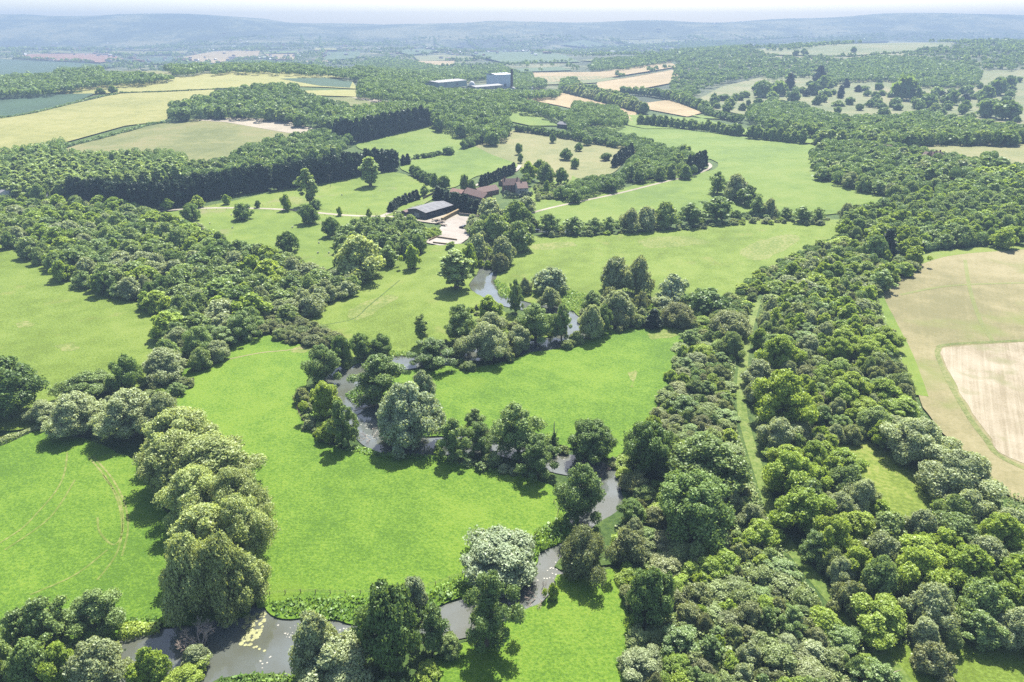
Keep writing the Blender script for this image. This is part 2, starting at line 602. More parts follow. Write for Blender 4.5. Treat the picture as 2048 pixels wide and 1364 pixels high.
field('south_meadow', [(780, 1500), (800, 1400), (850, 1330), (900, 1290), (935, 1282), (975, 1260), (1035, 1228), (1075, 1212), (1110, 1187), (1114, 1150), (1180, 1145), (1262, 1140), (1275, 1180), (1285, 1240), (1300, 1320), (1310, 1500)], M['meadow_lush'], .06, .55)
field('south_bank', [(420, 1372), (440, 1358), (520, 1347), (590, 1346), (640, 1320), (720, 1290), (800, 1275), (840, 1280), (850, 1330), (790, 1420), (420, 1480)], M['rough'], .05, .55)
field('scrub_floor', [(1300, 870), (1262, 900), (1242, 960), (1246, 1010), (1190, 1050), (1160, 1085), (1120, 1120), (1122, 1140), (1262, 1132), (1285, 1200), (1300, 1320), (1315, 1500), (2600, 1500), (2600, 1100), (2048, 1010), (1930, 930), (1850, 860),
      (1800, 700), (1745, 570), (1830, 520), (1840, 500), (1700, 460), (1560, 560), (1450, 640), (1390, 668), (1360, 740)], M['rough'], .03, .55, jit=.3)
# drier fields
field('stubble_field', [(1838, 520), (1900, 508), (2048, 497), (2500, 470), (2500, 1180), (2048, 1006), (1950, 936), (1880, 860), (1835, 790), (1805, 700), (1772, 630), (1752, 578), (1790, 540)], M['stubble'], .10, 0)
field('bare_plot', [(1884, 702), (1905, 694), (2048, 685), (2500, 660), (2500, 1060), (2048, 928), (1975, 868), (1920, 785), (1888, 722)], M['palecrop'], .16, jit=.3)
ribbon('grass_margin', [(2500, 652), (2048, 681), (1900, 689), (1876, 700), (1880, 724), (1912, 790), (1966, 872), (2048, 937), (2500, 1090)], .95, M['margin'], .14)
ribbon('field_edge_grass', [(2500, 462), (2048, 494), (1900, 506), (1830, 524), (1782, 545), (1750, 582), (1772, 640), (1803, 705), (1832, 790)], 4.0, M['pasture'], .13)
ribbon('tramline', [(1930, 520), (1940, 580), (1960, 640), (1985, 682)], .9, M['tram'], .15)
ribbon('tramline', [(1800, 590), (1900, 572), (2048, 566), (2300, 560)], .9, M['tram'], .15)
field('glade', [(1675, 885), (1735, 868), (1800, 905), (1860, 950), (1875, 1045), (1800, 1030), (1725, 975)], M['hayglade'], .08)
field('corner_grass', [(1740, 1330), (1790, 1290), (1900, 1265), (2048, 1235), (2400, 1230), (2400, 1500), (1800, 1500)], M['meadow'], .08)
ribbon('grass_ride', [(1515, 600), (1500, 650), (1490, 700), (1484, 760), (1484, 820), (1498, 880), (1520, 950), (1545, 1030), (1570, 1080), (1640, 1170), (1720, 1260), (1790, 1340), (1850, 1420)], [1.7, 1.7, 1.7, 1.6, 1.6, 1.7, 1.7], M['lane'], .10)
# pastures round the farm
field('farm_pasture', [(290, 432), (340, 424), (450, 405), (540, 385), (620, 365), (780, 344), (850, 368), (872, 388), (830, 420), (800, 432), (790, 445), (700, 470), (690, 510), (640, 545), (560, 530), (470, 490), (380, 450)], M['pasture'], .06, .55)
field('hill_pasture', [(712, 292), (780, 272), (850, 251), (900, 256), (945, 270), (930, 290), (860, 305), (805, 318)], M['greenfield'], .08, .55)
field('slope_pasture', [(800, 335), (830, 318), (930, 290), (985, 310), (1035, 330), (1000, 345), (955, 352), (900, 376), (850, 358)], M['greenfield'], .09, .55)
field('hay_pasture', [(935, 300), (985, 280), (1025, 260), (1150, 275), (1265, 298), (1250, 320), (1220, 348), (1130, 362), (1075, 352), (1030, 330)], M['hayfield'], .07, .55)
field('large_field', [(1062, 428), (1100, 402), (1240, 378), (1330, 350), (1425, 340), (1420, 318), (1290, 300), (1190, 250), (1230, 248), (1400, 262), (1500, 275), (1625, 290), (1645, 332), (1730, 358), (1815, 384), (1760, 410), (1690, 425), (1600, 432), (1500, 425), (1300, 440), (1100, 452), (1062, 446)], M['greenfield'], .06, .55)
field('house_garden', [(1050, 395), (1095, 345), (1120, 350), (1230, 358), (1200, 378), (1110, 400), (1066, 420)], M['meadow'], .07, .55)
# hill and far fields
FAR_POLYS = []
def far_field(name, pix, mat, off=.3):
    FAR_POLYS.append(pix)
    field(name, pix, M[mat], off, 0, 0, None, False)
far_field('barley_field', [(-500, 262), (-200, 240), (0, 236), (130, 212), (235, 188), (330, 183), (430, 178), (420, 200), (340, 232), (330, 242), (250, 252), (120, 288), (0, 306), (-500, 360)], 'wheat', .35)
far_field('barley_field', [(85, 187), (160, 166), (330, 156), (450, 149), (640, 156), (705, 163), (715, 178), (640, 174), (540, 172), (420, 178), (300, 183), (190, 188)], 'wheat', .4)
far_field('barley_field', [(380, 153), (440, 143), (560, 142), (700, 156), (640, 156), (450, 150)], 'wheat', .5)
far_field('dark_crop_field', [(-500, 205), (0, 191), (190, 187), (150, 205), (30, 233), (-200, 240), (-500, 255)], 'darkcrop', .4)
far_field('dark_crop_field', [(560, 158), (650, 156), (705, 164), (700, 176), (640, 172)], 'darkcrop', .6)
far_field('hill_field', [(125, 300), (230, 266), (330, 246), (380, 239), (470, 235), (560, 240), (645, 262), (590, 290), (500, 310), (410, 334), (140, 322)], 'oldpasture', .4)
far_field('bare_strip', [(385, 241), (470, 236), (560, 240), (642, 261), (630, 275), (560, 264), (450, 245)], 'palestrip', .55)
far_field('stubble_strip', [(600, 182), (712, 180), (712, 194), (630, 191)], 'wheat', .5)
far_field('stubble_strip', [(620, 198), (720, 194), (835, 216), (760, 218), (690, 212)], 'oldpasture', .5)
far_field('stubble_strip', [(700, 195), (760, 200), (838, 216), (820, 218), (760, 208)], 'palestrip', .7)
for nm, pix, mt in [
    ('far_field', [(25, 115), (60, 108), (200, 107), (248, 118), (200, 125), (100, 120)], 'soil'),
    ('far_field', [(-400, 119), (0, 118), (170, 126), (240, 131), (100, 150), (0, 152), (-400, 155)], 'darkcrop'),
    ('far_field', [(240, 120), (340, 113), (360, 120), (330, 128), (260, 127)], 'darkcrop'),
    ('far_field', [(365, 115), (430, 103), (520, 102), (515, 115), (430, 126), (390, 127)], 'tan'),
    ('far_field', [(530, 108), (590, 108), (590, 119), (540, 118)], 'tan'),
    ('far_field', [(195, 148), (280, 138), (345, 151), (300, 158), (220, 157)], 'oldpasture'),
    ('far_field', [(190, 101), (380, 101), (370, 107), (240, 108)], 'oldpasture'),
    ('far_field', [(650, 103), (720, 103), (720, 115), (650, 121)], 'farcrop'),
    ('far_field', [(-100, 92), (0, 94), (25, 96), (0, 99), (-100, 99)], 'parkland'),
    ('far_field', [(790, 102), (850, 96), (880, 103), (820, 110)], 'farcrop'),
    ('far_field', [(825, 113), (890, 109), (960, 115), (950, 120), (840, 122)], 'parkland'),
    ('far_field', [(940, 108), (1010, 100), (1130, 110), (1160, 124), (1010, 126)], 'farcrop'),
    ('far_field', [(830, 122), (910, 122), (905, 132), (840, 131)], 'tan'),
    ('far_field', [(1040, 146), (1200, 144), (1345, 123), (1352, 134), (1200, 158), (1100, 164), (1070, 158)], 'tan'),
    ('far_field', [(1070, 153), (1200, 153), (1240, 157), (1190, 166), (1080, 170)], 'parkland'),
    ('far_field', [(1195, 165), (1345, 140), (1365, 162), (1250, 184), (1190, 176)], 'tan'),
    ('far_field', [(1035, 196), (1110, 181), (1180, 190), (1275, 215), (1270, 243), (1200, 230), (1100, 208)], 'tan'),
    ('far_field', [(1285, 207), (1340, 200), (1405, 226), (1375, 234), (1300, 220)], 'tan'),
    ('far_field', [(1120, 88), (1170, 79), (1225, 90), (1170, 95)], 'farcrop'),
    ('far_field', [(1230, 80), (1330, 76), (1370, 84), (1280, 90)], 'parkland'),
    ('far_field', [(1350, 128), (1240, 132), (1300, 115), (1350, 116)], 'farcrop'),
    ('far_field', [(1005, 216), (1060, 222), (1118, 252), (1060, 252), (1015, 242)], 'greenfield'),
    ('far_field', [(1165, 232), (1290, 258), (1400, 258), (1640, 290), (1640, 282), (1490, 258), (1400, 236), (1380, 230), (1500, 240), (1300, 232), (1200, 228)], 'greenfield'),
    ('park_grass', [(1395, 200), (1440, 175), (1520, 155), (1650, 140), (1800, 140), (1960, 140), (2048, 142), (2500, 150), (2500, 290), (2048, 262), (1950, 260), (1700, 255), (1600, 245), (1500, 232), (1420, 218)], 'parkland'),
    ('park_grass', [(1480, 102), (1600, 92), (1780, 82), (1930, 84), (1900, 96), (1700, 112), (1560, 110)], 'parkland'),
    ('far_field', [(1815, 292), (2048, 287), (2500, 285), (2500, 360), (2048, 350), (1960, 330), (1850, 312)], 'hayfield'),
]:
    far_field(nm, pix, mt, .6)
# tracks
ribbon('farm_track', [(295, 424), (360, 419), (430, 416), (520, 417), (600, 421), (640, 426), (700, 431), (760, 433), (815, 433)], 1.7, M['gravel'], .10)
ribbon('drive', [(760, 433), (785, 422), (800, 404), (830, 396)], 1.6, M['gravel'], .12)
ribbon('field_track', [(1050, 430), (1100, 416), (1170, 401), (1240, 386), (1300, 371), (1340, 361), (1380, 352), (1410, 341), (1421, 333), (1416, 326), (1400, 322)], 1.5, M['gravel'], .10)
ribbon('lane', [(940, 375), (1000, 352), (1030, 342), (1040, 330)], 1.7, M['gravel'], .12)
for pts in ([(135, 905), (128, 950), (110, 985), (80, 1020), (40, 1060), (-40, 1110)], [(178, 915), (215, 960), (238, 1010), (244, 1060), (232, 1110), (195, 1160)], [(185, 912), (225, 958), (250, 1010), (256, 1060), (244, 1112)],
            [(195, 1035), (200, 1065), (228, 1090), (246, 1060), (240, 1000), (205, 950)], [(60, 1190), (150, 1150), (215, 1100)], [(150, 960), (100, 1035), (10, 1100)]):
    ribbon('wheel_track', pts, .26, M['worn'], .09)
ribbon('cattle_path', [(450, 720), (520, 706), (580, 700), (622, 692)], .35, M['stubble'], .09)
ribbon('cattle_path', [(600, 655), (700, 640), (740, 610), (800, 560)], .28, M['rough'], .085)
ribbon('hedge_strip', [(1384, 665), (1366, 720), (1340, 780), (1300, 845), (1262, 895)], .9, M['stubble'], .10)

for pix in ([(600, 690), (622, 684), (630, 694), (612, 704), (585, 706)], [(1250, 745), (1272, 735), (1275, 790), (1262, 830), (1248, 815), (1258, 780)][:0] or [(1262, 742), (1270, 740), (1268, 775), (1260, 774)], [(35, 645), (60, 640), (62, 652), (38, 655)], [(115, 690), (150, 684), (155, 698), (120, 700)],
            [(1280, 480), (1360, 472), (1420, 486), (1360, 492), (1300, 496)], [(1480, 500), (1560, 470), (1600, 480), (1520, 520)], [(560, 400), (600, 396), (620, 405), (570, 410)], [(1300, 665), (1370, 658), (1365, 668), (1310, 680)],
            [(1060, 490), (1130, 484), (1150, 492), (1080, 500)], [(700, 620), (770, 590), (790, 598), (720, 640)]):
    field('worn_patch', pix, M['worn'], .075, 0, 1.2, 6)

# river
RIV = [(60, 1345, 9), (200, 1330, 11), (330, 1312, 12), (440, 1300, 12), (540, 1288, 10), (640, 1278, 8), (740, 1262, 5.5), (850, 1252, 5), (950, 1230, 5.5), (1030, 1195, 5.5), (1085, 1145, 5), (1125, 1098, 4.5), (1165, 1055, 5), (1197, 1010, 7), (1205, 965, 7),
       (1165, 935, 6), (1110, 925, 5), (1050, 905, 5), (985, 890, 5), (920, 890, 5), (860, 893, 5), (800, 892, 5.5), (757, 875, 6), (733, 845, 6), (708, 808, 8), (682, 775, 8), (695, 748, 7), (750, 731, 6.5), (805, 725, 6.5), (870, 717, 6), (950, 710, 5.5), (1040, 698, 5.5), (1100, 689, 6), (1142, 672, 6),
       (1146, 645, 5.5), (1122, 622, 5), (1060, 614, 5), (1010, 603, 5), (985, 590, 6), (968, 574, 7), (972, 553, 8), (985, 532, 6), (985, 508, 5), (1003, 480, 4), (1040, 464, 4), (1085, 461, 4), (1150, 462, 3.5)]
def river():
    P = smooth_loop(np.array([at(a, b, -.3)[:2] for a, b, _ in RIV]), False, 14)
    hw0 = [c for _, _, c in RIV]
    # half-widths follow the same spline parameter
    seg = np.array([at(a, b, -.3)[:2] for a, b, _ in RIV])
    ds = [int(np.argmin(((P - s) ** 2).sum(1))) for s in seg]
    hw = np.interp(np.arange(len(P)), ds, hw0)
    A, B = ribbon_pts(P, hw)
    n = len(P)
    zc = T(P[:, 0], P[:, 1]) - .27
    V = np.concatenate([np.column_stack([A, np.minimum(zc, T(A[:, 0], A[:, 1]) - .2)]), np.column_stack([B, np.minimum(zc, T(B[:, 0], B[:, 1]) - .2)])])
    F = np.array([(i, n + i, n + i + 1, i + 1) for i in range(n - 1)])[:, ::-1]
    tag(link('river', mesh_np('river', V, F, 4, [M['water']])), kind='structure')
    return P, hw
RIVER_P, RIVER_HW = river()

# ------------------------------------------------------------------ trees: prototypes
L = {}
L['willow'] = leaf_mat('willow leaves', C(0.14, 0.17, 0.075), C(0.34, 0.395, 0.205), 0.38)
L['goldwillow'] = leaf_mat('goldwillow leaves', C(0.165, 0.2, 0.07), C(0.4, 0.47, 0.19), 0.42)
L['silver'] = leaf_mat('silver leaves', C(0.16, 0.205, 0.11), C(0.36, 0.43, 0.26), 0.36)
L['alder'] = leaf_mat('alder leaves', C(.072, .122, .038), C(.24, .325, .112), 0.38)
L['oak'] = leaf_mat('oak leaves', C(.056, .10, .028), C(.19, .275, .08), 0.36)
L['broad'] = leaf_mat('broad leaves', C(0.078, 0.13, 0.036), C(0.255, 0.35, 0.108), 0.40, (C(0.22, 0.23, 0.1), 0.25))
L['bright'] = leaf_mat('bright leaves', C(0.1, 0.172, 0.026), C(0.31, 0.41, 0.075), 0.44, (C(0.32, 0.36, 0.06), 0.30))
L['scrub'] = leaf_mat('scrub leaves', C(0.088, 0.13, 0.042), C(0.265, 0.335, 0.12), 0.38, (C(0.26, 0.23, 0.13), 0.35))
L['brown'] = leaf_mat('brown leaves', C(.095, .12, .05), C(.255, .29, .13), .34, (C(.2, .165, .10), .22))
L['poplar'] = leaf_mat('poplar leaves', C(.13, .185, .06), C(.33, .42, .15), 0.40)
L['far'] = leaf_mat('far leaves', C(.052, .098, .03), C(.18, .26, .082), 0.38)
L['reed'] = leaf_mat('reed leaves', C(0.09, 0.17, 0.035), C(0.24, 0.34, 0.08), 0.40)
L['conifer'] = leaf_mat('conifer leaves', C(.012, .026, .014), C(.036, .062, .03), 0.15)
BARK = plain_mat('bark', C(.15, .12, .09), .95)
DEADWOOD = plain_mat('dead wood', C(.50, .40, .32), .95)

def sph(n):
    v = RNG.normal(size=(n, 3))
    return v / np.linalg.norm(v, axis=1)[:, None]

def lumpy(d, seed, k=3.0):
    """smooth pseudo-noise on directions, about -1..1"""
    r = np.random.default_rng(seed)
    out = np.zeros(len(d))
    for i in range(5):
        w = r.normal(size=3) * k * (1 + .5 * i)
        out += np.sin(d @ w + r.uniform(0, 6.28)) / (1 + .45 * i)
    return out / 2.2

def cards(P, Nrm, size, asp=1.35, fold=True):
    """leaf sprays: one quad each, centred at P, facing Nrm, turned at random"""
    n = len(P)
    a = np.cross(Nrm, sph(n))
    a /= np.maximum(np.linalg.norm(a, axis=1), 1e-6)[:, None]
    b = np.cross(Nrm, a)
    s = size * RNG.uniform(.55, 1.3, n)[:, None]
    a, b = a * s * asp * .5, b * s * .5
    q = lambda: RNG.uniform(.55, 1.1, (n, 1))
    V = np.stack([P - a * q() - b * q(), P + a * q() - b * q(), P + a * q() + b * q(), P - a * q() + b * q()], 1)
    return V.reshape(-1, 3)

PROF = {
    'round': lambda t: np.sqrt(np.clip(1 - (1.75 * t - .75) ** 2, 0, 1)) * .95 + .05,
    'screen': lambda t: np.clip((1.02 - t) * 4, .05, 1) ** .55 * (1 - .22 * t),
    'dome': lambda t: np.sqrt(np.clip(1 - t ** 2.2, 0, 1)) * (.86 + .14 * np.sin(np.pi * np.clip(t * 1.3, 0, 1))),
    'cone': lambda t: np.clip(1.02 - t, .06, 1) ** .8 * np.clip(.55 + t * 3.2, 0, 1),
    'egg': lambda t: np.clip(np.sin(np.pi * np.clip(t * .78 + .21, 0, 1)), .05, 1) ** .75,
    'column': lambda t: np.clip(np.sin(np.pi * np.clip(t * .92 + .05, 0, 1)), .03, 1) ** .5,
    'plume': lambda t: np.clip(np.sin(np.pi * np.clip(t * .88 + .09, 0, 1)), .04, 1) ** .75,
}

def crown_arrays(w, h, base, prof, nl, lr, nleaf, size, seed, up=.25, rough=.5, irr=.18, droop=0.0):
    """crown of leaf sprays on many overlapping clumps; returns vertices and a tone per spray"""
    r = np.random.default_rng(seed)
    pf = PROF[prof]
    z0 = base * h
    H = h - z0
    t = (np.arange(nl) + r.uniform(.1, .9, nl)) / nl
    t = np.clip(t, .04, .97)
    ang = np.arange(nl) * 2.399 + r.uniform(-.6, .6, nl)
    pr = pf(t)
    rad = w / 2 * pr * r.uniform(.45, .80, nl)
    LR = lr * w / 2 * (.55 + .45 * pr) * r.uniform(.75, 1.3, nl)
    Cn = np.stack([rad * np.cos(ang), rad * np.sin(ang), z0 + LR * .55 + t * (H - 1.35 * LR)], 1)
    Cn[:, :2] *= 1 + r.normal(0, irr, (nl, 1))
    # a few clumps along the middle fill the crown
    k = max(3, nl // 5)
    tt = (np.arange(k) + .5) / k
    Cc = np.stack([r.normal(0, .06 * w, k), r.normal(0, .06 * w, k), z0 + tt * H * .86 + .05 * H], 1)
    Cn = np.vstack([Cn, Cc])
    LR = np.concatenate([LR, lr * w / 2 * 1.15 * pf(tt)])
    wgt = LR ** 2
    over = 2.0
    n = int(nleaf * over)
    pick = r.choice(len(LR), n, p=wgt / wgt.sum())
    d = r.normal(size=(n, 3))
    d[:, 2] += up
    d /= np.linalg.norm(d, axis=1)[:, None]
    lump = lumpy(d + pick[:, None] * .37, seed + 5, 2.6)
    lump2 = lumpy(d - pick[:, None] * .71, seed + 9, 6.5)
    rr = LR[pick] * (1 + .24 * lump + .2 * lump2) * (1 - .55 * r.random(n) ** 1.7)
    P = Cn[pick] + d * rr[:, None] * np.array([1, 1, .9])
    # drop sprays buried inside other clumps
    D = np.linalg.norm(P[:, None, :] - Cn[None, :, :], axis=2) / LR[None, :]
    D[np.arange(n), pick] = 9
    keep = (D.min(1) > .66) & (P[:, 2] > .02 * h)
    P, d, pick, lump = P[keep][:nleaf], d[keep][:nleaf], pick[keep][:nleaf], lump[keep][:nleaf]
    m = len(P)
    if droop:
        P[:, 2] -= droop * np.linalg.norm(P[:, :2], axis=1) ** 2 / (w / 2) ** 2 * h * .1
    ax = P - np.array([0, 0, z0 + H * .35])
    ax /= np.maximum(np.linalg.norm(ax, axis=1), 1e-6)[:, None]
    Nn = d * .7 + ax * .3 + r.normal(size=(m, 3)) * (rough + .15)
    Nn /= np.linalg.norm(Nn, axis=1)[:, None]
    ct = r.uniform(-.28, .28, len(LR))
    tone = np.clip(.5 + ct[pick] * .8 + .14 * lump + r.normal(0, .17, m), 0, 1)
    V = cards(P, Nn, size)
    # scale so that the crown has the asked size
    V[:, :2] *= .82 * w / max(*(np.percentile(V[:, i], 97.5) - np.percentile(V[:, i], 2.5) for i in (0, 1)))
    V[:, 2] = np.where(V[:, 2] > z0, z0 + (V[:, 2] - z0) * (h - z0) / (V[:, 2].max() - z0), V[:, 2])
    V[:, 2] = np.maximum(V[:, 2], -.3)
    return V, tone

def crown_mesh(name, mat, **kw):
    V, tone = crown_arrays(**kw)
    return mesh_np(name, V, np.arange(len(V)), 4, [mat], tone)

def trunk_mb(w, h, base, seed, stems=1, r0=None):
    r = random.Random(seed)
    mb = MB()
    r0 = r0 or .028 * h
    for s in range(stems):
        a0 = r.uniform(0, 6.28)
        lean = (0 if stems == 1 else .10 * w)
        top = Vector((math.cos(a0) * lean + r.uniform(-.04, .04) * w, math.sin(a0) * lean + r.uniform(-.04, .04) * w, h * (.72 if stems == 1 else .6)))
        pts = [Vector((top.x * .1, top.y * .1, -1.2)), Vector((top.x * .25, top.y * .25, h * .12)), Vector((top.x * .6 + r.uniform(-.02, .02) * w, top.y * .6, h * .38)), top]
        rr = r0 / math.sqrt(stems)
        mb.tube(pts, [rr * 1.35, rr, rr * .7, rr * .18], 7)
        for k in range(6 if stems == 1 else 3):
            a = k * 2.4 + r.uniform(0, 1)
            z = h * (base * .8 + .1 + .075 * k)
            p0 = pts[2].lerp(top, min(max((z / h - .38) / .34, 0), 1)) if z > h * .38 else pts[1].lerp(pts[2], max((z / h - .12) / .26, 0))
            L_ = w * r.uniform(.26, .38)
            p1 = p0 + Vector((math.cos(a) * L_ * .5, math.sin(a) * L_ * .5, h * .07))
            p2 = p0 + Vector((math.cos(a) * L_, math.sin(a) * L_, h * .18))
            mb.tube([p0, p1, p2], [rr * .42, rr * .28, rr * .08], 5)
    return mb

# kind of crown: material, width, height, bare part of trunk, outline, clumps, clump size, sprays near/mid, spray size near/mid
SPEC = {
    'willow':  ('willow', 12, 12, .06, 'dome', 46, .30, 13000, 1500, .42, 1.15, dict(up=.45, rough=.55)),
    'goldwillow': ('goldwillow', 13, 13, .05, 'dome', 56, .27, 15000, 1800, .40, 1.1, dict(up=.45, rough=.6)),
    'silver':  ('silver', 10, 8, .02, 'dome', 50, .25, 11000, 1200, .36, 1.0, dict(up=.5, rough=.5)),
    'alder':   ('alder', 9, 12, .05, 'egg', 54, .23, 6400, 1300, .38, 1.0, dict(up=.3, rough=.6, irr=.25)),
    'oak':     ('oak', 11, 10.5, .07, 'round', 46, .27, 9500, 1400, .42, 1.1, dict(up=.35, rough=.5)),
    'broad':   ('broad', 10, 10, .06, 'dome', 42, .31, 9500, 1400, .42, 1.1, dict(up=.4, rough=.5)),
    'bright':  ('bright', 9, 10, .05, 'egg', 46, .27, 9500, 1400, .40, 1.05, dict(up=.4, rough=.6, irr=.25)),
    'scrub':   ('scrub', 7, 5.5, .0, 'dome', 34, .33, 6500, 900, .34, .9, dict(up=.4, rough=.65, irr=.25)),
    'brown':   ('brown', 8, 6.5, .0, 'dome', 36, .32, 6500, 900, .34, .9, dict(up=.4, rough=.7, irr=.25)),
    'screen': ('conifer', 8, 14, .0, 'screen', 60, .30, 7000, 1500, .42, 1.0, dict(up=.2, rough=.6, irr=.10)),
    'conifer': ('conifer', 6, 14, .02, 'cone', 40, .34, 7000, 1100, .42, 1.1, dict(up=.1, rough=.6, irr=.06)),
    'poplar':  ('poplar', 6, 17, .08, 'plume', 50, .30, 8000, 1300, .38, 1.0, dict(up=.3, rough=.6)),
    'slim':    ('poplar', 3.5, 9, .14, 'column', 30, .34, 3200, 700, .34, .8, dict(up=.2, rough=.7, irr=.2)),
    'brightbush': ('bright', 6, 5, .0, 'dome', 30, .33, 5000, 800, .34, .9, dict(up=.4, rough=.65)),
}
PROTO = {}
def proto(kind, lod, var):
    """(crown mesh, trunk mesh, width, height) of one of three variants; lod 0 near, 1 middle, 2 far (crown and trunk in one mesh)"""
    key = (kind, lod, var)
    if key in PROTO: return PROTO[key]
    mat, w, h, base, prof, nl, lr, n0, n1, s0, s1, kw = SPEC[kind]
    seed = var * 131 + sum(map(ord, kind))
    nleaf, size = ((n0 * 2, s0 * .74) if lod == 0 else (int(n0 * 3.6), s0 * .54), (int(n0 * .6), s0 * 1.25), (n1, s1), (n1 // 3, s1 * 1.6))[max(lod, 0)]
    kw = dict(kw)
    kw['irr'] = kw.get('irr', .18) * (1, 1.5, 1.15, 1.8)[var]
    nl, lr = int(nl * (1, .55, 1.35, .75)[var]), lr * (1, 1.28, .88, 1.12)[var]
    V, tone = crown_arrays(w=w, h=h, base=base, prof=prof, nl=nl if lod < 2 else nl * 2 // 3, lr=lr if lod < 2 else lr * 1.2, nleaf=nleaf, size=size, seed=seed, **kw)
    cm = mesh_np(kind + '_crown', V, np.arange(len(V)), 4, [L[mat]], tone)
    bark = trunk_mb(w, h, base, seed, 3 if kind in ('willow', 'scrub', 'silver', 'brown', 'goldwillow', 'brightbush') else 1)
    tm = bark.mesh(kind + '_trunk', BARK)
    PROTO[key] = (cm, tm, w, h)
    return PROTO[key]

def proto_single(kind, lod, var):
    key = (kind, lod, var, 's')
    if key in PROTO: return PROTO[key]
    cm, tm, w, h = proto(kind, lod, var)
    V = np.empty(len(cm.vertices) * 3, np.float32)
    cm.vertices.foreach_get('co', V)
    V = V.reshape(-1, 3)
    tone = np.empty(len(cm.polygons), np.float32)
    cm.attributes['tone'].data.foreach_get('value', tone)
    tr = h * .02
    a = np.array([[-tr, -tr], [tr, -tr], [tr, tr], [-tr, tr]])
    TV = np.concatenate([np.column_stack([a, np.full(4, -1.)]), np.column_stack([a * .6, np.full(4, h * .6)])])
    n = len(V)
    TF = np.array([[n, n + 1, n + 5, n + 4], [n + 1, n + 2, n + 6, n + 5], [n + 2, n + 3, n + 7, n + 6], [n + 3, n, n + 4, n + 7]])
    F = np.vstack([np.arange(n).reshape(-1, 4), TF])
    me = mesh_np(kind + '_far', np.vstack([V, TV]), F, 4, [cm.materials[0], BARK], np.concatenate([tone, np.zeros(4)]))
    mi = np.zeros(len(F), np.int32); mi[-4:] = 1
    me.polygons.foreach_set('material_index', mi)
    PROTO[key] = (me, None, w, h)
    return PROTO[key]

TREES = []      # every planted tree: (object, x, y, w, h)
OCC = []        # taken ground: (x, y, radius)

WAIT = []
def plant(*a, **k):
    WAIT.append((a, k))
    OCC.append((a[2], a[3], a[4] * .5))

MASS = []       # trees past the count that single objects are built for: (kind, x, y, w, h)
LIMIT = {'woodland_tree': 290, 'plantation_tree': 200, 'hedgerow_tree': 290, 'broadleaf_tree': 300, 'conifer_tree': 280, 'hawthorn_bush': 300}
def plant_all():
    """the 300 or so of each kind that show largest become objects of their own"""
    by = {}
    for a, k in WAIT:
        name, kind, x, y, w, h = a[:6]
        d = depth_of(x, y, float(T(x, y)))
        px, py = proj(x, y, float(T(x, y)) + h * .5)
        seen = -150 < px < 2200 and py < 1500
        by.setdefault(name, []).append((-(w * (.5 * w + h)) / d ** 2 + (0 if seen else 1) - (1e6 if len(a) < 9 and not k.get('group') else 0), a, k))
    for name, rows in by.items():
        rows.sort(key=lambda r: r[0])          # lone trees first
        lim = LIMIT.get(name, 300)
        for i, (_, a, k) in enumerate(rows):
            if i < lim: plant_now(*a, **k)
            else: MASS.append(a[1:6])

def plant_now(name, kind, x, y, w, h, label, cat, group=None, rot=None, var=None):
    z = float(T(x, y))
    d = math.hypot(x, y)
    lod = 0 if d < 300 else 1 if d < 620 else 2 if d < 1300 else 3
    if w < 5 and lod == 0: lod = 1
    if w < 7 and lod == 2 and not group: lod = 1
    if lod == 0 and w > 1.25 * SPEC[kind][1]: lod = -1
    var = random.randrange(4) if var is None else var
    rot = random.uniform(0, 6.28) if rot is None else rot
    if lod >= 2:
        cm, _, w0, h0 = proto_single(kind, lod, var)
        o = link(name, cm)
        o.location = (x, y, z - .1)
        o.rotation_euler = (random.gauss(0, .04), random.gauss(0, .04), rot) if kind not in ('conifer', 'screen') else (0, 0, rot)
    else:
        cm, tm, w0, h0 = proto(kind, lod, var)
        o = empty(name, (x, y, z - .1), rot)
        if kind != 'screen': o.rotation_euler = (random.gauss(0, .05), random.gauss(0, .05), rot)
        link('trunk', tm, o)
        link('crown', cm, o)
    o.scale = (w / w0, w / w0 * random.uniform(.92, 1.08), h / h0)
    tag(o, label, cat, group)
    TREES.append((o, x, y, w, h))
    return o

def solve_box(x0, y0, x1, y1, hmin=.5, hmax=3.5):
    """ground place, width and height of a crown that fills this box of the photograph"""
    cx, cy = (x0 + x1) / 2, (y0 + y1) / 2
    th = PITCH + math.atan((cy - 682) / FPX)
    foot = .2 * (y1 - y0)
    for _ in range(6):
        X, Y, Z = at(cx, max(y1 - foot, y0 + 2))
        dep = depth_of(X, Y, Z)
        w = (x1 - x0) * dep / FPX * 1.04
        ext = (y1 - y0) * dep / FPX
        h = (ext - .36 * w * math.sin(th)) / math.cos(th)
        h = min(max(h, hmin * w), hmax * w)
        foot = .34 * w * math.sin(th) * FPX / dep
    return X, Y, w, h

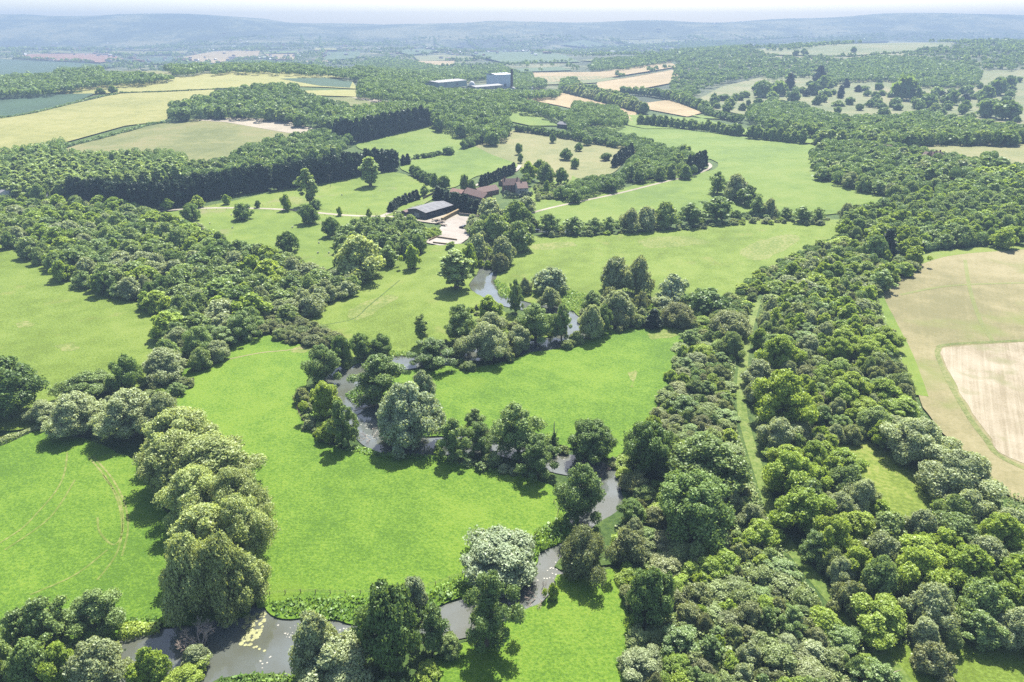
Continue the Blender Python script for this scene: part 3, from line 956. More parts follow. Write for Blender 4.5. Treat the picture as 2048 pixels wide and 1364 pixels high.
# ------------------------------------------------------------------ trees one can tell apart, each from its outline in the photograph
NAMES = {'willow': ('willow_tree', 'willow'), 'goldwillow': ('willow_tree', 'willow'), 'silver': ('willow_bush', 'willow bush'), 'alder': ('alder_tree', 'alder'), 'oak': ('oak_tree', 'oak tree'),
         'broad': ('broadleaf_tree', 'tree'), 'bright': ('ash_tree', 'ash tree'), 'scrub': ('hawthorn_bush', 'bush'), 'brown': ('hawthorn_bush', 'bush'), 'conifer': ('conifer_tree', 'conifer'), 'screen': ('conifer_tree', 'conifer'),
         'poplar': ('poplar_tree', 'poplar'), 'slim': ('poplar_tree', 'poplar'), 'brightbush': ('green_bush', 'bush')}
HAND = [
 # the row of pale willows, from the river up
 ('goldwillow', 335, 1098, 440, 1245, 'pale yellowish willow at the river end of the pale row, left one'),
 ('goldwillow', 405, 1090, 505, 1240, 'pale yellowish willow at the river end of the pale row, middle one'),
 ('goldwillow', 458, 1125, 535, 1225, 'pale yellowish willow at the river end of the pale row, right one'),
 ('goldwillow', 370, 1030, 470, 1150, 'pale yellowish willow second from the river, left side of the pale row'),
 ('goldwillow', 445, 1010, 548, 1140, 'pale yellowish willow second from the river, right side of the pale row'),
 ('goldwillow', 350, 950, 455, 1065, 'pale yellowish willow third from the river, left side of the pale row'),
 ('goldwillow', 430, 955, 540, 1075, 'pale yellowish willow third from the river, right side of the pale row'),
 ('goldwillow', 302, 880, 400, 995, 'pale yellowish willow fourth from the river, left side of the pale row'),
 ('goldwillow', 385, 885, 502, 1000, 'pale yellowish willow fourth from the river, right side of the pale row'),
 ('goldwillow', 318, 830, 425, 935, 'pale yellowish willow half way along the pale row'),
 ('willow', 290, 785, 385, 885, 'grey green willow where the pale row turns grey'),
 ('willow', 205, 782, 335, 892, 'grey green willow next to last at the hedge end of the pale willow row'),
 ('willow', 108, 785, 222, 880, 'grey willow at the hedge end of the pale willow row'),
 ('willow', 60, 800, 130, 855, 'low grey willow bush beside the hedge gap, next to the big dark oak'),
 ('oak', -55, 718, 85, 850, 'big dark spreading oak cut by the left edge above the lower west meadow'),
 ('oak', 227, 708, 287, 788, 'dark compact round tree standing up from the hedge left of the central meadow'),
 ('broad', 128, 757, 228, 808, 'low dark spreading tree left of the compact dark round tree'),
 ('willow', 286, 695, 374, 768, 'pale grey willow at the lower tip of the left wood'),
 # corner group
 ('alder', 155, 1188, 255, 1290, 'dark alder leaning over the pond corner below the west meadow'),
 ('alder', 72, 1203, 152, 1312, 'open grey green alder left of the dark pond alder'),
 ('alder', 25, 1222, 92, 1318, 'leftmost alder of the corner group by the pond'),
 ('broad', -45, 1285, 60, 1400, 'green tree in the bottom left corner of the corner group'),
 ('broad', 45, 1285, 135, 1400, 'pale green tree at the bottom of the corner group, second from the left edge'),
 ('bright', 95, 1300, 175, 1400, 'bright green bushy tree between paler ones in the corner group'),
 ('willow', 150, 1300, 250, 1410, 'pale willow at the pond side of the corner group'),
 ('brightbush', 263, 1302, 330, 1375, 'small fresh green tree alone in front of the pond water'),
 ('brightbush', 345, 1338, 420, 1378, 'low dark green bush under the bare dead tree'),
 ('willow', 362, 1298, 422, 1345, 'pale grey bush growing through the foot of the bare dead tree'),
 # along the near river
 ('willow', 588, 1238, 690, 1372, 'grey green willow on the near bank left of the dense dark tree'),
 ('willow', 612, 1292, 745, 1400, 'pale willow cut by the bottom edge below the dense dark tree'),
 ('oak', 722, 1185, 832, 1352, 'tall dense dark green tree on the near river bank'),
 ('alder', 832, 1218, 900, 1318, 'thin half bare alder right of the dense dark tree'),
 ('broad', 872, 1275, 925, 1318, 'low green bush at the foot of the thin half bare alder'),
 ('alder', 916, 1165, 1030, 1320, 'large round alder with its shadow on the south meadow'),
 ('silver', 798, 1155, 852, 1228, 'small silvery willow on the far bank opposite the dense dark tree'),
 ('silver', 926, 1080, 1070, 1176, 'broad silver domed willow on the far bank below the central meadow'),
 ('brown', 1098, 1062, 1228, 1175, 'big dark brownish domed bush on the near bank with a round shadow'),
 ('brightbush', 1093, 1165, 1120, 1202, 'small fresh bush on the bank beside the pinkish dead branches'),
 ('alder', 1106, 928, 1202, 1062, 'tall open alder with yellowish top beside the wide pool'),
 ('alder', 1030, 872, 1118, 968, 'olive alder with clear shadow at the corner of the central meadow'),
 ('alder', 876, 838, 944, 928, 'grey green alder left of a close pair on the central meadow bank'),
 ('alder', 928, 845, 1002, 920, 'grey green alder right of a close pair on the central meadow bank'),
 ('scrub', 965, 905, 1005, 938, 'small dark bush at the right foot of the alder pair'),
 ('alder', 932, 816, 970, 864, 'small dark tree standing on the bend meadow edge behind the alder pair'),
 ('alder', 988, 806, 1088, 928, 'tall pointed dark alder on the bend meadow bank'),
 ('oak', 1134, 843, 1228, 930, 'spreading dark oak on the bend meadow bank near the scrub'),
 ('alder', 690, 1325, 730, 1372, 'low green tree at the bottom edge in front of the dense dark tree'),
 # marshy loop
 ('alder', 614, 688, 682, 775, 'grey green alder on the upper left of the marshy loop by the cattle path'),
 ('bright', 624, 760, 688, 842, 'yellowish alder inside the marshy loop'),
 ('alder', 670, 798, 724, 898, 'thin open tree with visible trunk and long shadow at the central meadow edge'),
 ('silver', 748, 765, 888, 905, 'huge round silver willow over the river bend'),
 ('silver', 820, 738, 872, 800, 'slim silver willow behind the huge round silver one'),
 ('alder', 713, 710, 806, 815, 'large alder with bare lower trunks over the fallen trunk'),
 ('scrub', 587, 775, 622, 812, 'low grey bush at the left edge of the marshy loop'),
 ('brightbush', 637, 843, 682, 888, 'pale green bush at the foot of the thin open tree'),
 ('oak', 668, 670, 708, 740, 'dark tree overhanging the pond, left one of three on the bank of the long meadow'),
 ('oak', 702, 665, 746, 720, 'dark tree overhanging the pond, middle one of three on the bank of the long meadow'),
 ('oak', 738, 666, 782, 718, 'dark tree overhanging the pond, right one of three on the bank of the long meadow'),
 ('slim', 831, 628, 858, 692, 'thin upright poplar alone at the foot of the long meadow'),
 ('alder', 818, 676, 910, 742, 'broad dark spiky bush below the thin upright poplar'),
 ('alder', 888, 608, 958, 695, 'dark rounded tree with pale top on the long meadow bank'),
 ('bright', 955, 590, 1002, 645, 'yellowish willow on the long meadow bank behind paler willows'),
 ('willow', 918, 645, 1018, 730, 'big pale willow in front of the river trees at the bend meadow'),
 ('willow', 955, 622, 1012, 672, 'pale willow behind the big pale one at the bend meadow'),
 ('willow', 1010, 650, 1062, 705, 'small brownish willow right of the big pale one at the bend meadow'),
 ('alder', 1035, 606, 1108, 692, 'wide dark alder overhanging the river above the bend meadow'),
 ('alder', 1104, 608, 1142, 682, 'narrow dark alder left of the bright water gap'),
 ('scrub', 1020, 683, 1042, 712, 'small dark bush on the bend meadow edge, left of the water gap'),
 ('scrub', 1138, 660, 1168, 690, 'small dark bush on the bend meadow edge, right of the water gap'),
 ('alder', 1016, 558, 1046, 628, 'thin upright tree by the narrow river in front of the east meadow'),
 ('silver', 1064, 532, 1134, 592, 'silver domed willow with dark base on the east meadow'),
 ('willow', 1038, 553, 1066, 590, 'low grey bush left of the silver domed willow on the east meadow'),
 ('willow', 1080, 572, 1122, 620, 'pale spreading willow in front of the silver domed one on the east meadow'),
 ('willow', 1196, 512, 1262, 588, 'tall grey willow, left half of a double one on the east meadow'),
 ('willow', 1245, 510, 1300, 594, 'tall grey willow, right half of a double one on the east meadow'),
 ('scrub', 1204, 572, 1238, 602, 'small dark bush at the foot of the double willow'),
 ('alder', 1163, 580, 1205, 625, 'dark rounded bush left of the foot of the double willow'),
 ('willow', 1205, 578, 1268, 652, 'pale grey willow bush in front of the double willow'),
 ('brown', 1262, 580, 1302, 622, 'brownish bush right of the foot of the double willow'),
 ('willow', 1158, 605, 1202, 680, 'pale leaning willow right of the bright water gap'),
 ('alder', 1188, 608, 1226, 672, 'dark conical alder right of the bright water gap'),
 ('brown', 1215, 615, 1258, 660, 'brownish green bush right of the dark conical alder'),
 ('silver', 1308, 547, 1382, 608, 'broad grey willow near the corner of the east meadow'),
 ('willow', 1300, 592, 1350, 622, 'low pale bushes in front of the broad grey willow'),
 ('oak', 1378, 578, 1456, 632, 'dark green bush between the east meadow corner and the scrub'),
 ('conifer', 1288, 618, 1322, 660, 'small dark cone shaped tree at the top edge of the bend meadow'),
 ('brown', 1322, 605, 1388, 658, 'reddish brown bush at the top corner of the bend meadow'),
 ('scrub', 1258, 628, 1292, 656, 'low green bush left of the small dark cone shaped tree'),
 # upper river and farm side
 ('poplar', 884, 498, 942, 582, 'stout grey poplar with round shadow by the upper river'),
 ('slim', 890, 482, 912, 515, 'slim pale poplar behind the stout grey one'),
 ('bright', 925, 485, 957, 545, 'fresh green tree right of the stout grey poplar'),
 ('willow', 935, 466, 978, 528, 'pale grey willow over the river below the farm yard'),
 ('willow', 985, 472, 1032, 532, 'pale grey willow on the east bank above the narrow water'),
 ('brown', 984, 505, 1018, 545, 'brownish bush leaning over the water below the pale willow'),
 ('broad', 1010, 440, 1066, 505, 'green tree at the west corner of the east meadow'),
 ('broad', 960, 425, 1020, 490, 'green tree in the river belt right of the farm yard'),
 ('broad', 1000, 400, 1062, 470, 'green tree in the river belt below the dark garden hedge'),
 ('willow', 955, 395, 1012, 450, 'pale tree in the river belt beside the long red roof'),
 ('broad', 935, 440, 985, 490, 'leafy tree overhanging the corner of the farm yard'),
 ('willow', 1035, 392, 1068, 425, 'pale tree beside the garden below the farm house'),
 ('bright', 810, 487, 844, 540, 'small round tree alone near the top of the long meadow'),
 ('goldwillow', 684, 478, 768, 562, 'big olive brown willow at the top left of the long meadow'),
 ('alder', 758, 490, 796, 535, 'grey green tree right of the big olive brown willow'),
 ('alder', 665, 495, 690, 540, 'grey tree left of the big olive brown willow'),
 # pasture trees by the farm track
 ('oak', 364, 406, 402, 444, 'dark round oak on the farm pasture nearest the left wood'),
 ('oak', 471, 405, 506, 442, 'dark oak with oval shadow below the farm track, second from the left'),
 ('oak', 600, 408, 638, 450, 'dark oak below the tall poplar on the farm track'),
 ('oak', 646, 434, 682, 476, 'dark pointed oak in the middle of the farm pasture'),
 ('oak', 555, 463, 597, 509, 'dark pointed oak at the left wood edge of the farm pasture'),
 ('bright', 563, 387, 586, 422, 'small round tree beside the farm track left of the tall poplar'),
 ('bright', 446, 388, 464, 410, 'small pale young tree by the left part of the farm track'),
 ('bright', 327, 396, 349, 420, 'small pale young tree by the dark conifers at the start of the farm track'),
 ('bright', 384, 390, 411, 416, 'pale young tree behind the dark round oak at the farm track'),
 ('oak', 510, 400, 522, 416, 'tiny young tree along the farm track fence'),
 ('bright', 673, 412, 686, 432, 'tiny young tree along the farm track between poplar and barn'),
 ('bright', 732, 416, 745, 436, 'tiny young tree along the farm track nearest the barn'),
 ('poplar', 604, 337, 641, 412, 'tall pale poplar standing by the farm track'),
 ('oak', 620, 398, 644, 420, 'small dark tree at the foot of the tall pale poplar'),
 ('poplar', 724, 314, 759, 374, 'tall pale poplar alone in the upper farm pasture'),
 # trees of the hay pasture
 ('oak', 1029, 286, 1046, 310, 'dark oak at the left of the hay pasture, upper of two'),
 ('oak', 1035, 306, 1046, 326, 'small dark oak at the left of the hay pasture, lower of two'),
 ('oak', 1099, 264, 1113, 286, 'small dark oak at the top of the hay pasture'),
 ('oak', 1119, 296, 1144, 321, 'largest dark oak in the middle of the hay pasture'),
 ('oak', 1140, 315, 1158, 337, 'dark oak below the largest one in the hay pasture'),
 ('oak', 1149, 285, 1168, 303, 'dark oak above and right of the largest one in the hay pasture'),
 ('oak', 1165, 270, 1184, 291, 'dark oak by the far hedge of the hay pasture'),
 ('oak', 1201, 305, 1223, 322, 'low dark oak at the right of the hay pasture'),
 # garden and house
 ('bright', 1043, 322, 1074, 362, 'tall green garden tree behind the farm house'),
 ('broad', 1072, 325, 1108, 368, 'broad green garden tree in the group right of the farm house'),
 ('broad', 1066, 318, 1090, 345, 'dark green garden tree at the back of the group right of the farm house'),
 ('oak', 1108, 335, 1134, 370, 'dark garden tree at the right end of the group by the hay pasture'),
 ('broad', 1040, 346, 1064, 372, 'round garden tree touching the farm house roof'),
 ('bright', 1086, 360, 1100, 386, 'small garden tree on the lawn right of the farm house'),
 ('oak', 920, 348, 938, 384, 'dark pointed tree behind the long red roof, left one'),
 ('oak', 936, 358, 952, 384, 'dark pointed tree behind the long red roof, right one'),
 ('broad', 840, 370, 857, 392, 'small dark tree on the lane above the barn'),
 ('oak', 860, 346, 880, 380, 'dark rounded tree at the lower edge of the slope pasture, left one'),
 ('oak', 878, 350, 902, 380, 'dark rounded tree at the lower edge of the slope pasture, right one'),
 ('oak', 848, 354, 862, 370, 'small dark tree at the lower edge of the slope pasture'),
 ('oak', 886, 292, 910, 310, 'dark bush pair in the middle of the hill pasture'),
 ('bright', 866, 378, 884, 395, 'small fresh green tree behind the barn roof'),
 # stream trees between the large field and the east meadow
 ('alder', 1077, 426, 1119, 470, 'dark conical tree, first from the river in the stream row'),
 ('alder', 1124, 432, 1170, 470, 'dark rounded tree, second from the river in the stream row'),
 ('alder', 1170, 434, 1206, 468, 'low dark tree, third from the river in the stream row'),
 ('alder', 1200, 432, 1238, 466, 'low dark tree, fourth from the river in the stream row'),
 ('willow', 1236, 415, 1280, 465, 'grey willow at the left of the willow clump in the stream row'),
 ('willow', 1268, 412, 1312, 463, 'grey willow in the middle of the willow clump in the stream row'),
 ('broad', 1308, 402, 1356, 458, 'grey green tree at the right of the willow clump in the stream row'),
 ('alder', 1357, 406, 1408, 455, 'dark tree right of the willow clump in the stream row'),
 ('alder', 1404, 392, 1462, 446, 'large dark tree by the stream bridge'),
 ('oak', 1460, 420, 1484, 441, 'small round dark bush between stream and large field'),
 ('alder', 1414, 342, 1454, 390, 'grey green tree at the left of the clump in the large field'),
 ('willow', 1446, 347, 1496, 402, 'pale tree in the middle of the clump in the large field'),
 ('alder', 1470, 370, 1520, 412, 'dark tree at the right of the clump in the large field'),
 ('alder', 1494, 390, 1528, 432, 'grey tree left of the twin trees at the end of the stream row'),
 ('willow', 1520, 395, 1550, 434, 'pale tree right of the twin trees at the end of the stream row'),
 ('alder', 1556, 414, 1584, 440, 'sparse low tree in the far stream row'),
 ('alder', 1584, 412, 1622, 447, 'dark tree in the far stream row, left of a pair'),
 ('alder', 1618, 414, 1652, 446, 'grey tree in the far stream row, right of a pair'),
 ('willow', 1674, 405, 1708, 445, 'pale willow where the stream row meets the hillside wood'),
 ('conifer', 1760, 458, 1790, 520, 'dark pointed conifer at the lower edge of the hillside wood'),
 ('oak', 1726, 470, 1768, 525, 'dark round tree left of the pointed conifer at the hillside wood'),
 ('bright', 1808, 490, 1846, 532, 'yellow green tree at the tip of the wood by the stubble field'),
 # right belt, trees that stand out
 ('bright', 1500, 668, 1592, 762, 'large fresh green tree beside the grass ride, upper of two'),
 ('bright', 1494, 735, 1612, 868, 'largest fresh green tree beside the grass ride, lower of two'),
 ('brown', 1420, 622, 1500, 680, 'big brownish purple bush at the top of the scrub left of the ride'),
 ('broad', 1432, 662, 1492, 720, 'rounded mid green tree under the brownish purple bush'),
 ('oak', 1245, 845, 1342, 965, 'dark tree with yellowish edge above the wide pool'),
 ('broad', 1325, 880, 1480, 1010, 'large grey green dome between wide pool and grass ride'),
 ('oak', 1300, 955, 1452, 1095, 'large dark glossy dome below the grey green one, between pool and ride'),
 ('oak', 1258, 1140, 1352, 1255, 'dark silvery leaved holly like bush at the edge of the south meadow'),
 ('willow', 1765, 838, 1885, 940, 'grey green willow at the stubble field edge above the glade, left one'),
 ('willow', 1838, 905, 1970, 1015, 'grey green willow at the stubble field edge beside the glade, right one'),
 ('brown', 1822, 1295, 1900, 1360, 'pale brownish bush alone on the grass at the bottom right'),
 ('brightbush', 1388, 1078, 1432, 1120, 'small bright domed bush in the hollow of the scrub'),
 ('bright', 1520, 905, 1625, 1010, 'yellow green tree beside the ride opposite the very large dark tree'),
 ('bright', 1546, 985, 1660, 1085, 'yellow green tree beside the ride, next one down'),
 ('oak', 1235, 1000, 1290, 1055, 'rounded bush overhanging the near end of the wide pool'),
 ('brown', 1225, 1060, 1290, 1130, 'dusky bush between the brownish dome and the scrub'),
]
for kd, x0, y0, x1, y1, lab in HAND:
    X, Y, w, h = solve_box(x0, y0, x1, y1)
    if kd == 'goldwillow': w, h = w * 1.22, h * 1.12
    nm, cat = NAMES[kd]
    if kd in ('alder', 'oak', 'broad') and ('bush' in lab.split(' in ')[0].split(' by ')[0].split(' at ')[0].split(' on ')[0].split(' left')[0].split(' between')[0].split(' beside')[0]): nm, cat = 'dark_bush', 'bush'
    if kd in ('willow', 'silver') and 'bush' not in lab: nm, cat = 'willow_tree', 'willow'
    if kd in ('willow', 'silver') and 'bush' in lab: nm, cat = 'willow_bush', 'willow bush'
    if kd in ('alder', 'bright', 'oak', 'poplar', 'slim', 'willow', 'broad') and cat != 'bush' and ' tree' in lab: nm, cat = 'broadleaf_tree', 'tree'
    plant(nm, kd, X, Y, w, h, lab, cat)

# ------------------------------------------------------------------ woods: crowns fill the outline that the photograph shows
def inside(px, py, poly):
    n, c = len(poly), False
    j = n - 1
    for i in range(n):
        xi, yi = poly[i]
        xj, yj = poly[j]
        if (yi > py) != (yj > py) and px < (xj - xi) * (py - yi) / (yj - yi + 1e-9) + xi: c = not c
        j = i
    return c

def inside_np(px, py, poly):
    c = np.zeros(len(px), bool)
    n = len(poly)
    j = n - 1
    for i in range(n):
        xi, yi = poly[i]
        xj, yj = poly[j]
        k = ((yi > py) != (yj > py)) & (px < (xj - xi) * (py - yi) / (yj - yi + 1e-9) + xi)
        c ^= k
        j = i
    return c

class Taken:
    def __init__(s, cell=14.0):
        s.c, s.g = cell, {}
    def add(s, x, y, r):
        s.g.setdefault((int(x // s.c), int(y // s.c)), []).append((x, y, r))
    def free(s, x, y, r, k):
        m = int(r * 2 // s.c) + 1
        a, b = int(x // s.c), int(y // s.c)
        for i in range(a - m, a + m + 1):
            for j in range(b - m, b + m + 1):
                for X, Y, q in s.g.get((i, j), ()):
                    if (X - x) ** 2 + (Y - y) ** 2 < (k * (q + r)) ** 2: return False
        return True
TAKEN = Taken()
for _x, _y, _r in OCC: TAKEN.add(_x, _y, _r)

def scatter(poly, wr, hr, k=.72, tries=6000, hole=None, hcent=.5):
    """random crowns (x, y, w, h) whose middles show inside the outline"""
    G = []
    for a, b in poly:
        x, y, _ = at(min(max(a, -600), 2650), b, hr[0] * hcent)
        G.append((x, y))
    G = np.array(G)
    lo, hi = G.min(0) - 5, G.max(0) + 5
    n = tries
    X = RNG.uniform(lo[0], hi[0], n)
    Y = RNG.uniform(lo[1], hi[1], n)
    W = RNG.uniform(wr[0], wr[1], n)
    H = RNG.uniform(hr[0], hr[1], n) * (.55 + .45 * W / wr[1])
    px, py = proj(X, Y, T(X, Y) + H * hcent)
    ok = inside_np(px, py, poly) & (px > -130) & (px < 2180) & (py < 1480)
    if hole is not None:
        for hp in hole: ok &= ~inside_np(px, py, hp)
    out = []
    for i in np.nonzero(ok)[0]:
        if TAKEN.free(X[i], Y[i], W[i] / 2, k):
            TAKEN.add(X[i], Y[i], W[i] / 2)
            out.append((X[i], Y[i], W[i], H[i]))
    return out

def wood(poly, mix, wr, hr, where, marks=(), k=.72, tries=6000, hole=None, name=None):
    """mix: [(kind, share, adjective)]; marks: [(px, py, phrase)] landmarks that tell the trees of the wood apart"""
    pts = scatter(poly, wr, hr, k, tries, hole)
    kinds = random.choices([m[0] for m in mix], [m[1] for m in mix], k=len(pts))
    adj = {m[0]: m[2] for m in mix}
    rows = []
    for (x, y, w, h), kd in zip(pts, kinds):
        if kd in ('scrub', 'brown', 'brightbush'): h *= .8
        px, py = proj(x, y, float(T(x, y)) + h * .5)
        rows.append((kd, x, y, w, h, px, py))
    used = {}
    for kd in adj:
        mine = [r for r in rows if r[0] == kd and 0 < r[5] < 2048 and r[6] < 1364]
        if len(mine) < 3: continue
        for q, f in (('largest', lambda r: -r[3]), ('leftmost', lambda r: r[5]), ('rightmost', lambda r: -r[5]), ('nearest', lambda r: -r[6]), ('farthest', lambda r: r[6]), ('smallest', lambda r: r[3])):
            for r in sorted(mine, key=f)[:1]:
                used.setdefault(id(r), q)
    for r in rows:
        kd, x, y, w, h, px, py = r
        nm, cat = NAMES[kd] if name is None else name.get(kd, NAMES[kd])
        grp = 'trees of ' + where
        if id(r) in used:
            lab = '%s %s %s of %s' % (used[id(r)], adj[kd], cat.split()[-1], where)
        else:
            ph = ''
            if marks:
                ph = min(marks, key=lambda m: (m[0] - px) ** 2 + (2 * (m[1] - py)) ** 2)[2]
                grp = 'trees of %s %s' % (where, ph)
            lab = '%s %s in %s %s' % (adj[kd], cat.split()[-1], where, ph)
        plant(nm, kd, x, y, w, h, lab.strip(), cat, grp)
    return rows

def line_trees(pix, kinds, wr, hr, step, where, adj, name=None, jit=.8, both=False):
    """a row of trees along a line of ground pixels"""
    P = smooth_loop(wpoly(pix), False, 20)
    s = np.concatenate([[0], np.cumsum(np.linalg.norm(np.diff(P, axis=0), axis=1))])
    q = np.arange(step * .4, s[-1], step)
    n = len(q)
    for i, t in enumerate(q):
        x = float(np.interp(t, s, P[:, 0])) + random.uniform(-jit, jit)
        y = float(np.interp(t, s, P[:, 1])) + random.uniform(-jit, jit)
        kd = random.choice(kinds)
        w, h = random.uniform(*wr), random.uniform(*hr)
        nm, cat = NAMES[kd] if name is None else name
        pos = 'first' if i == 0 else 'second' if i == 1 else 'third' if i == 2 else 'last' if i == n - 1 else 'next to last' if i == n - 2 else 'middle' if i == n // 2 else None
        lab = ('%s of %s from the west' % (pos, where) if pos in ('first', 'second', 'third') else '%s %s of %s' % (pos, cat.split()[-1], where)) if pos else '%s %s inside %s' % (adj, cat.split()[-1], where)
        if pos in ('first', 'second', 'third'): lab = pos + ' ' + cat.split()[-1] + ' ' + lab[len(pos) + 1:]
        plant(nm, kd, x, y, w, h, lab, cat, 'trees of ' + where)
        TAKEN.add(x, y, w / 2)
# west: the conifer screens first, so that the woods keep clear of them
CN = ('conifer_tree', 'conifer')
line_trees([(150, 405), (200, 412), (270, 418), (330, 415), (400, 400), (470, 388), (545, 376)], ['screen'], (9, 12), (18, 22), 4.6, 'the long conifer screen below the plantation', 'dark blunt', CN)
line_trees([(556, 379), (640, 366), (720, 350), (795, 337)], ['screen'], (9, 12), (18, 23), 4.8, 'the conifer screen above the farm pasture', 'dark tall', CN)
line_trees([(672, 282), (720, 282), (780, 268), (860, 250)], ['screen'], (9, 12), (21, 26), 5.5, 'the dark conifer edge above the hill pasture', 'dark tall', CN)
line_trees([(805, 330), (822, 327)], ['conifer'], (6, 7), (9, 11), 5, 'the short conifer stub at the slope pasture', 'dark', CN)
line_trees([(960, 374), (985, 362), (1010, 352), (1032, 344)], ['conifer'], (4, 5.5), (8, 10), 3.4, 'the conifer hedge behind the farm house', 'dark clipped', CN)
line_trees([(876, 402), (900, 410), (930, 422), (960, 430)], ['conifer'], (7, 9), (10, 13), 5.2, 'the conifer clump beside the barn', 'dark spiky', CN)
line_trees([(782, 424), (800, 410), (836, 398)], ['conifer'], (5, 6.5), (6, 8), 4, 'the dark conifer hedge left of the barn', 'dark', CN)
line_trees([(1372, 350), (1392, 344), (1406, 334)], ['conifer'], (6, 8), (15, 19), 5, 'the dark conifers at the track bend', 'dark pointed', CN)
line_trees([(1228, 335), (1245, 322), (1262, 312)], ['conifer'], (6, 8), (11, 14), 6, 'the conifers right of the hay pasture', 'dark pointed', CN)

BK = {'willow': ('willow_bush', 'willow bush'), 'scrub': ('river_bush', 'bush'), 'brightbush': ('river_bush', 'bush'), 'alder': ('river_bush', 'bush')}
RM = [('scrub', 2, 'olive'), ('willow', 2, 'pale grey'), ('brightbush', 2, 'fresh green'), ('alder', 1, 'dark')]
for poly, wr, hr, wh in [
    ([(880, 690), (900, 640), (960, 600), (1010, 640), (1060, 630), (1130, 650), (1140, 685), (1060, 695), (1000, 722), (930, 732)], (4, 8), (3.5, 7), 'the river bushes above the bend meadow'),
    ([(1165, 620), (1210, 585), (1300, 590), (1370, 610), (1375, 648), (1290, 652), (1230, 655), (1170, 676)], (4, 8), (3, 6), 'the bushes between river and scrub'),
    ([(592, 795), (640, 772), (680, 800), (690, 870), (640, 885), (608, 835)], (3, 6), (2.5, 5), 'the bushes of the marshy loop'),
    ([(-40, 1290), (60, 1235), (150, 1230), (240, 1270), (200, 1320), (120, 1420), (-40, 1420)], (4, 8), (4, 7), 'the corner group by the pond'),
    ([(1080, 452), (1240, 446), (1350, 444), (1480, 432), (1660, 436), (1660, 446), (1500, 443), (1360, 456), (1240, 464), (1090, 468)], (4, 8), (3, 6), 'the bushes of the stream row'),
    ([(870, 892), (940, 905), (1010, 920), (1060, 945), (1000, 940), (880, 918)], (3, 5.5), (2, 4.5), 'the bushes on the central meadow bank'),
    ([(1020, 850), (1130, 885), (1230, 905), (1235, 930), (1150, 915), (1010, 880)], (3, 6), (2, 4.5), 'the bushes on the bend meadow bank'),
    ([(585, 1320), (640, 1290), (740, 1310), (840, 1290), (930, 1290), (900, 1325), (840, 1364), (780, 1420), (590, 1420)], (3.5, 7), (3, 6), 'the bushes along the near bank'),
    ([(940, 470), (1010, 430), (1062, 430), (1045, 490), (1000, 530), (960, 525)], (6, 10), (6, 9), 'the river bushes below the farm'),
    ([(1068, 372), (1130, 362), (1140, 385), (1075, 398)], (4, 7), (3, 5), 'the garden bushes'),
    ([(110, 800), (140, 775), (240, 790), (350, 755), (370, 745), (380, 765), (300, 800), (200, 815)], (5, 8), (4, 6), 'the hedge above the pale willow row')]:
    wood(poly, RM, (wr[0] * .85, wr[1] * .85), (hr[0] * .8, hr[1] * .85), wh, (), .8, 900, None, BK)

MIXW = [('broad', 5, 'mid green'), ('bright', 2.5, 'fresh green'), ('alder', 1.5, 'dark green'), ('willow', 1.5, 'grey green'), ('oak', 1, 'deep green')]
wood([(-60, 420), (0, 402), (60, 402), (125, 398), (205, 395), (270, 415), (330, 440), (390, 452), (440, 478), (500, 495), (560, 505), (620, 530), (640, 560), (590, 590), (540, 610), (505, 640), (470, 675), (420, 712), (370, 740), (330, 715),
      (318, 660), (322, 622), (280, 590), (230, 580), (170, 560), (110, 535), (60, 505), (20, 482), (-60, 470)], MIXW, (8, 19), (8.5, 15), 'the left wood',
     [(60, 440, 'near the white building'), (250, 450, 'below the conifer screen'), (160, 520, 'along the upper west meadow'), (470, 530, 'beside the farm pasture'), (400, 660, 'at its narrow lower end'), (330, 560, 'in its middle')], .6, 9000)
wood([(560, 600), (620, 575), (680, 545), (712, 560), (700, 575), (640, 605), (590, 628), (555, 625)], [('willow', 3, 'pale grey'), ('broad', 1, 'mid green')], (8, 12), (7, 10), 'the willow arm above the long meadow', (), .62, 3000)
wood([(500, 618), (560, 612), (620, 645), (670, 665), (660, 690), (620, 678), (570, 668), (500, 648)], [('scrub', 3, 'olive green'), ('brown', 2, 'brownish')], (6, 9), (5, 7), 'the olive hedge above the central meadow', (), .55, 3000)
wood([(680, 470), (700, 448), (760, 440), (830, 440), (850, 470), (830, 495), (800, 500), (740, 490), (690, 505)], [('alder', 2, 'dark green'), ('broad', 2, 'mid green')], (9, 13), (9, 12), 'the copse above the long meadow', (), .62, 2500)
wood([(940, 440), (1000, 430), (1040, 420), (1062, 440), (1050, 470), (1000, 470), (960, 480)], [('broad', 2, 'mid green'), ('willow', 2, 'pale')], (8, 12), (8, 12), 'the river belt beside the farm', (), .62, 2000)
wood([(840, 458), (872, 455), (880, 463), (850, 472)], [('brightbush', 1, 'low green')], (5, 7), (3, 5), 'the bushes below the farm yard', (), .6, 800)
